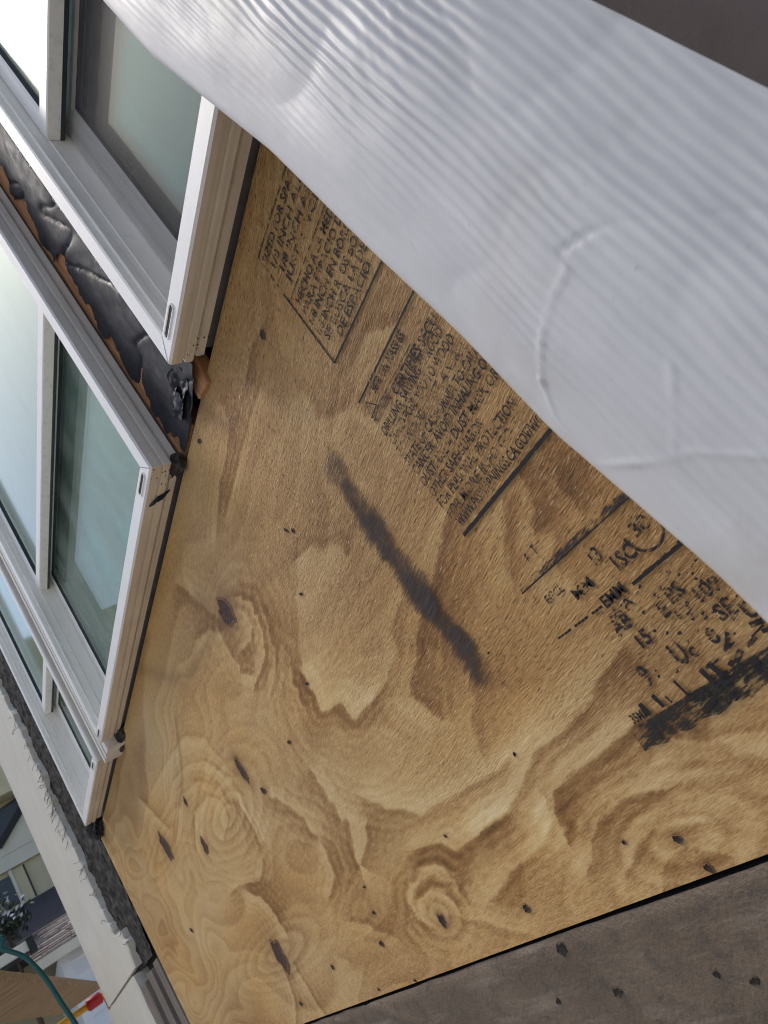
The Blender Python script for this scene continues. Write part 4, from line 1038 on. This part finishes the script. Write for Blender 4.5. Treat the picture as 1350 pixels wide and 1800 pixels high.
box('trim_band', -13.0, -12.93, -5, 7, cz(3.72), cz(3.885), M_NTRIM, ch)
box('upper_wall_panel', -13.0, -12.96, -5, 7, cz(3.895), cz(4.25), M_NTRIM, ch)
box('trim_board', -12.998, -12.95, cy(0.225), cy(0.262), cz(3.30), cz(3.715), M_NTRIM, ch)
box('wall_panel', -12.998, -12.97, cy(0.266), cy(0.380), cz(3.30), cz(3.70), M_NWALL, ch)
box('dark_joint', -12.998, -12.965, cy(0.382), cy(0.398), cz(3.31), cz(3.70), M_BLACK, ch)
wn_ = box('window', -12.998, -12.95, cy(0.06), cy(0.222), cz(3.34), cz(3.66), M_SLATE, ch)
bm = bmesh.new(); vsr = []
for x_ in (-12.95, -12.90):
    for y_, z_ in ((0.20, 4.02), (0.26, 3.98), (0.66, 4.30), (0.66, 4.40)): vsr.append(bm.verts.new((x_, cy(y_), cz(z_))))
for f in ((3, 2, 1, 0), (4, 5, 6, 7), (0, 1, 5, 4), (1, 2, 6, 5), (2, 3, 7, 6), (3, 0, 4, 7)): bm.faces.new([vsr[i] for i in f])
bm_obj('gable_edge', bm, M_BLACK, ch)
bm = bmesh.new(); vsr = []
for x_ in (-12.955, -12.93):
    for y_, z_ in ((0.12, 4.05), (0.20, 4.025), (0.66, 4.405), (0.66, 4.47), (0.12, 4.36)): vsr.append(bm.verts.new((x_, cy(y_), cz(z_))))
for f in ((4, 3, 2, 1, 0), (5, 6, 7, 8, 9), (0, 1, 6, 5), (1, 2, 7, 6), (2, 3, 8, 7), (3, 4, 9, 8), (4, 0, 5, 9)): bm.faces.new([vsr[i] for i in f])
bm_obj('gable_recess', bm, M_SLATE, ch)
box('eave_fascia', -13.0, -12.6, -5, 7, cz(4.48), cz(4.62), M_NWALL, ch)
# flowering bush on the neighbour's roof line
bush = empty('flowering_bush', (-11.0, 0.0, 0), 'dark bush with pale blossoms beside the cream house', 'bush')
rs = random.Random(31); tube('stem', [(-11.0, -0.05, 0), (-11.0, 0.0, 1.6), (-11.0, 0.05, 3.4)], [0.05, 0.04, 0.015], M_BARK, bush)
pts = [Vector((-11 + rs.gauss(0, 0.25), -0.28 + rs.gauss(0, 0.20), 3.48 + rs.gauss(0, 0.16))) for _ in range(900)] + [Vector((-11 + rs.gauss(0, 0.2), 0.1 + rs.gauss(0, 0.10), 3.36 + rs.gauss(0, 0.045))) for _ in range(220)]
leaf_cloud('leaves', bush, M_LEAF_D, pts, 0.05, rs)
leaf_cloud('blossoms', bush, M_PETAL, [p + Vector((0.12, 0, 0.02)) for p in pts if rs.random() < 0.16], 0.035, rs)
# scaffold plank overhead on yellow poles
def at_z(px_dir, zz_): return None
PLZ = 1.80
bm = bmesh.new()
bm.free()
dvec = Vector((-0.983, 0.184, 0)).normalized(); nvec = Vector((0.184, 0.983, 0)).normalized()
A0 = Vector((-3.06, -0.338, 0)) - dvec * 0.7; A1 = Vector((-3.06, -0.338, 0)) + dvec * 2.95
bm = bmesh.new(); vsr = []
for z_ in (1.80, 1.842):
    for p in (A0, A1, A1 - nvec * 0.245, A0 - nvec * 0.245): vsr.append(bm.verts.new((p.x, p.y, z_)))
for f in ((3, 2, 1, 0), (4, 5, 6, 7), (0, 1, 5, 4), (1, 2, 6, 5), (2, 3, 7, 6), (3, 0, 4, 7)): bm.faces.new([vsr[i] for i in f])
bmesh.ops.bevel(bm, geom=list(bm.edges), offset=0.004, segments=1, affect='EDGES')
tag(bm_obj('scaffold_plank', bm, M_PLANK), 'rough brown scaffold plank seen from below beyond the house corner', 'plank')
sc = empty('yellow_scaffold', (-6.0, 0.19, 0), 'yellow steel scaffold frame with a red cap under the plank', 'scaffold')
tube('cross_bar', [(-6.0, -1.3, 1.757), (-6.0, 0.30, 1.757)], 0.022, M_YELLOW, sc, 12)
tube('post', [(-6.0, 0.232, 0), (-6.0, 0.208, 1.757)], 0.020, M_YELLOW, sc, 12)
tube('post', [(-6.0, -1.2, 0), (-6.0, -1.2, 1.757)], 0.020, M_YELLOW, sc, 12)
tube('red_cap', [(-6.0, 0.085, 1.757), (-6.0, 0.095, 1.757), (-6.0, 0.175, 1.757), (-6.0, 0.185, 1.757)], [0.026, 0.038, 0.038, 0.026], M_RED, sc, 14)
def smoothpath(pts, n=8):
    pts = [Vector(p) for p in pts]; out = []
    for i in range(len(pts) - 1):
        p0 = pts[max(i - 1, 0)]; p1 = pts[i]; p2 = pts[i + 1]; p3 = pts[min(i + 2, len(pts) - 1)]
        for k in range(n):
            t = k / n; out.append(0.5 * ((2 * p1) + (p2 - p0) * t + (2 * p0 - 5 * p1 + 4 * p2 - p3) * t * t + (3 * p1 - p0 - 3 * p2 + p3) * t ** 3))
    out.append(pts[-1]); return out
HP = [(-0.345, 1.847), (-0.32, 1.816), (-0.282, 1.769), (-0.266, 1.73), (-0.253, 1.682), (-0.24, 1.598), (-0.23, 1.535), (-0.225, 1.483)]
HP = [(-2.6, y, z) for y, z in HP]
HP = [(-2.6, -0.75, 1.80)] + HP + [(-2.6, HP[-1][0 + 1] + 0.03, 1.2), (-2.6, HP[-1][1] + 0.02, 0.5), (-2.5, HP[-1][1] - 0.1, 0.02)]
tag(tube('garden_hose', smoothpath(HP), 0.0068, M_HOSE), 'teal green hose hanging in a curve in front of the plank', 'hose')
# unseen tree added across the yard for its green reflection in the panes
tr = empty('tree', (-6.6, -3.2, 0), 'leafy green tree added out of view for reflections in the lower panes', 'tree')
tube('trunk', [(-6.6, -3.2, 0), (-6.55, -3.15, 2.0), (-6.7, -3.2, 3.2), (-6.6, -3.1, 4.2)], [0.19, 0.15, 0.10, 0.04], M_BARK, tr)
rs = random.Random(77); pts = []
for k in range(60):
    c = Vector((-6.6 + rs.gauss(0, 1.0), -3.5 + rs.gauss(0, 0.75), 3.0 + rs.gauss(0, 0.8)))
    for q in range(330): pts.append(c + Vector((rs.gauss(0, 0.32), rs.gauss(0, 0.32), rs.gauss(0, 0.26))))
leaf_cloud('crown', tr, M_LEAF, pts, 0.062, rs)
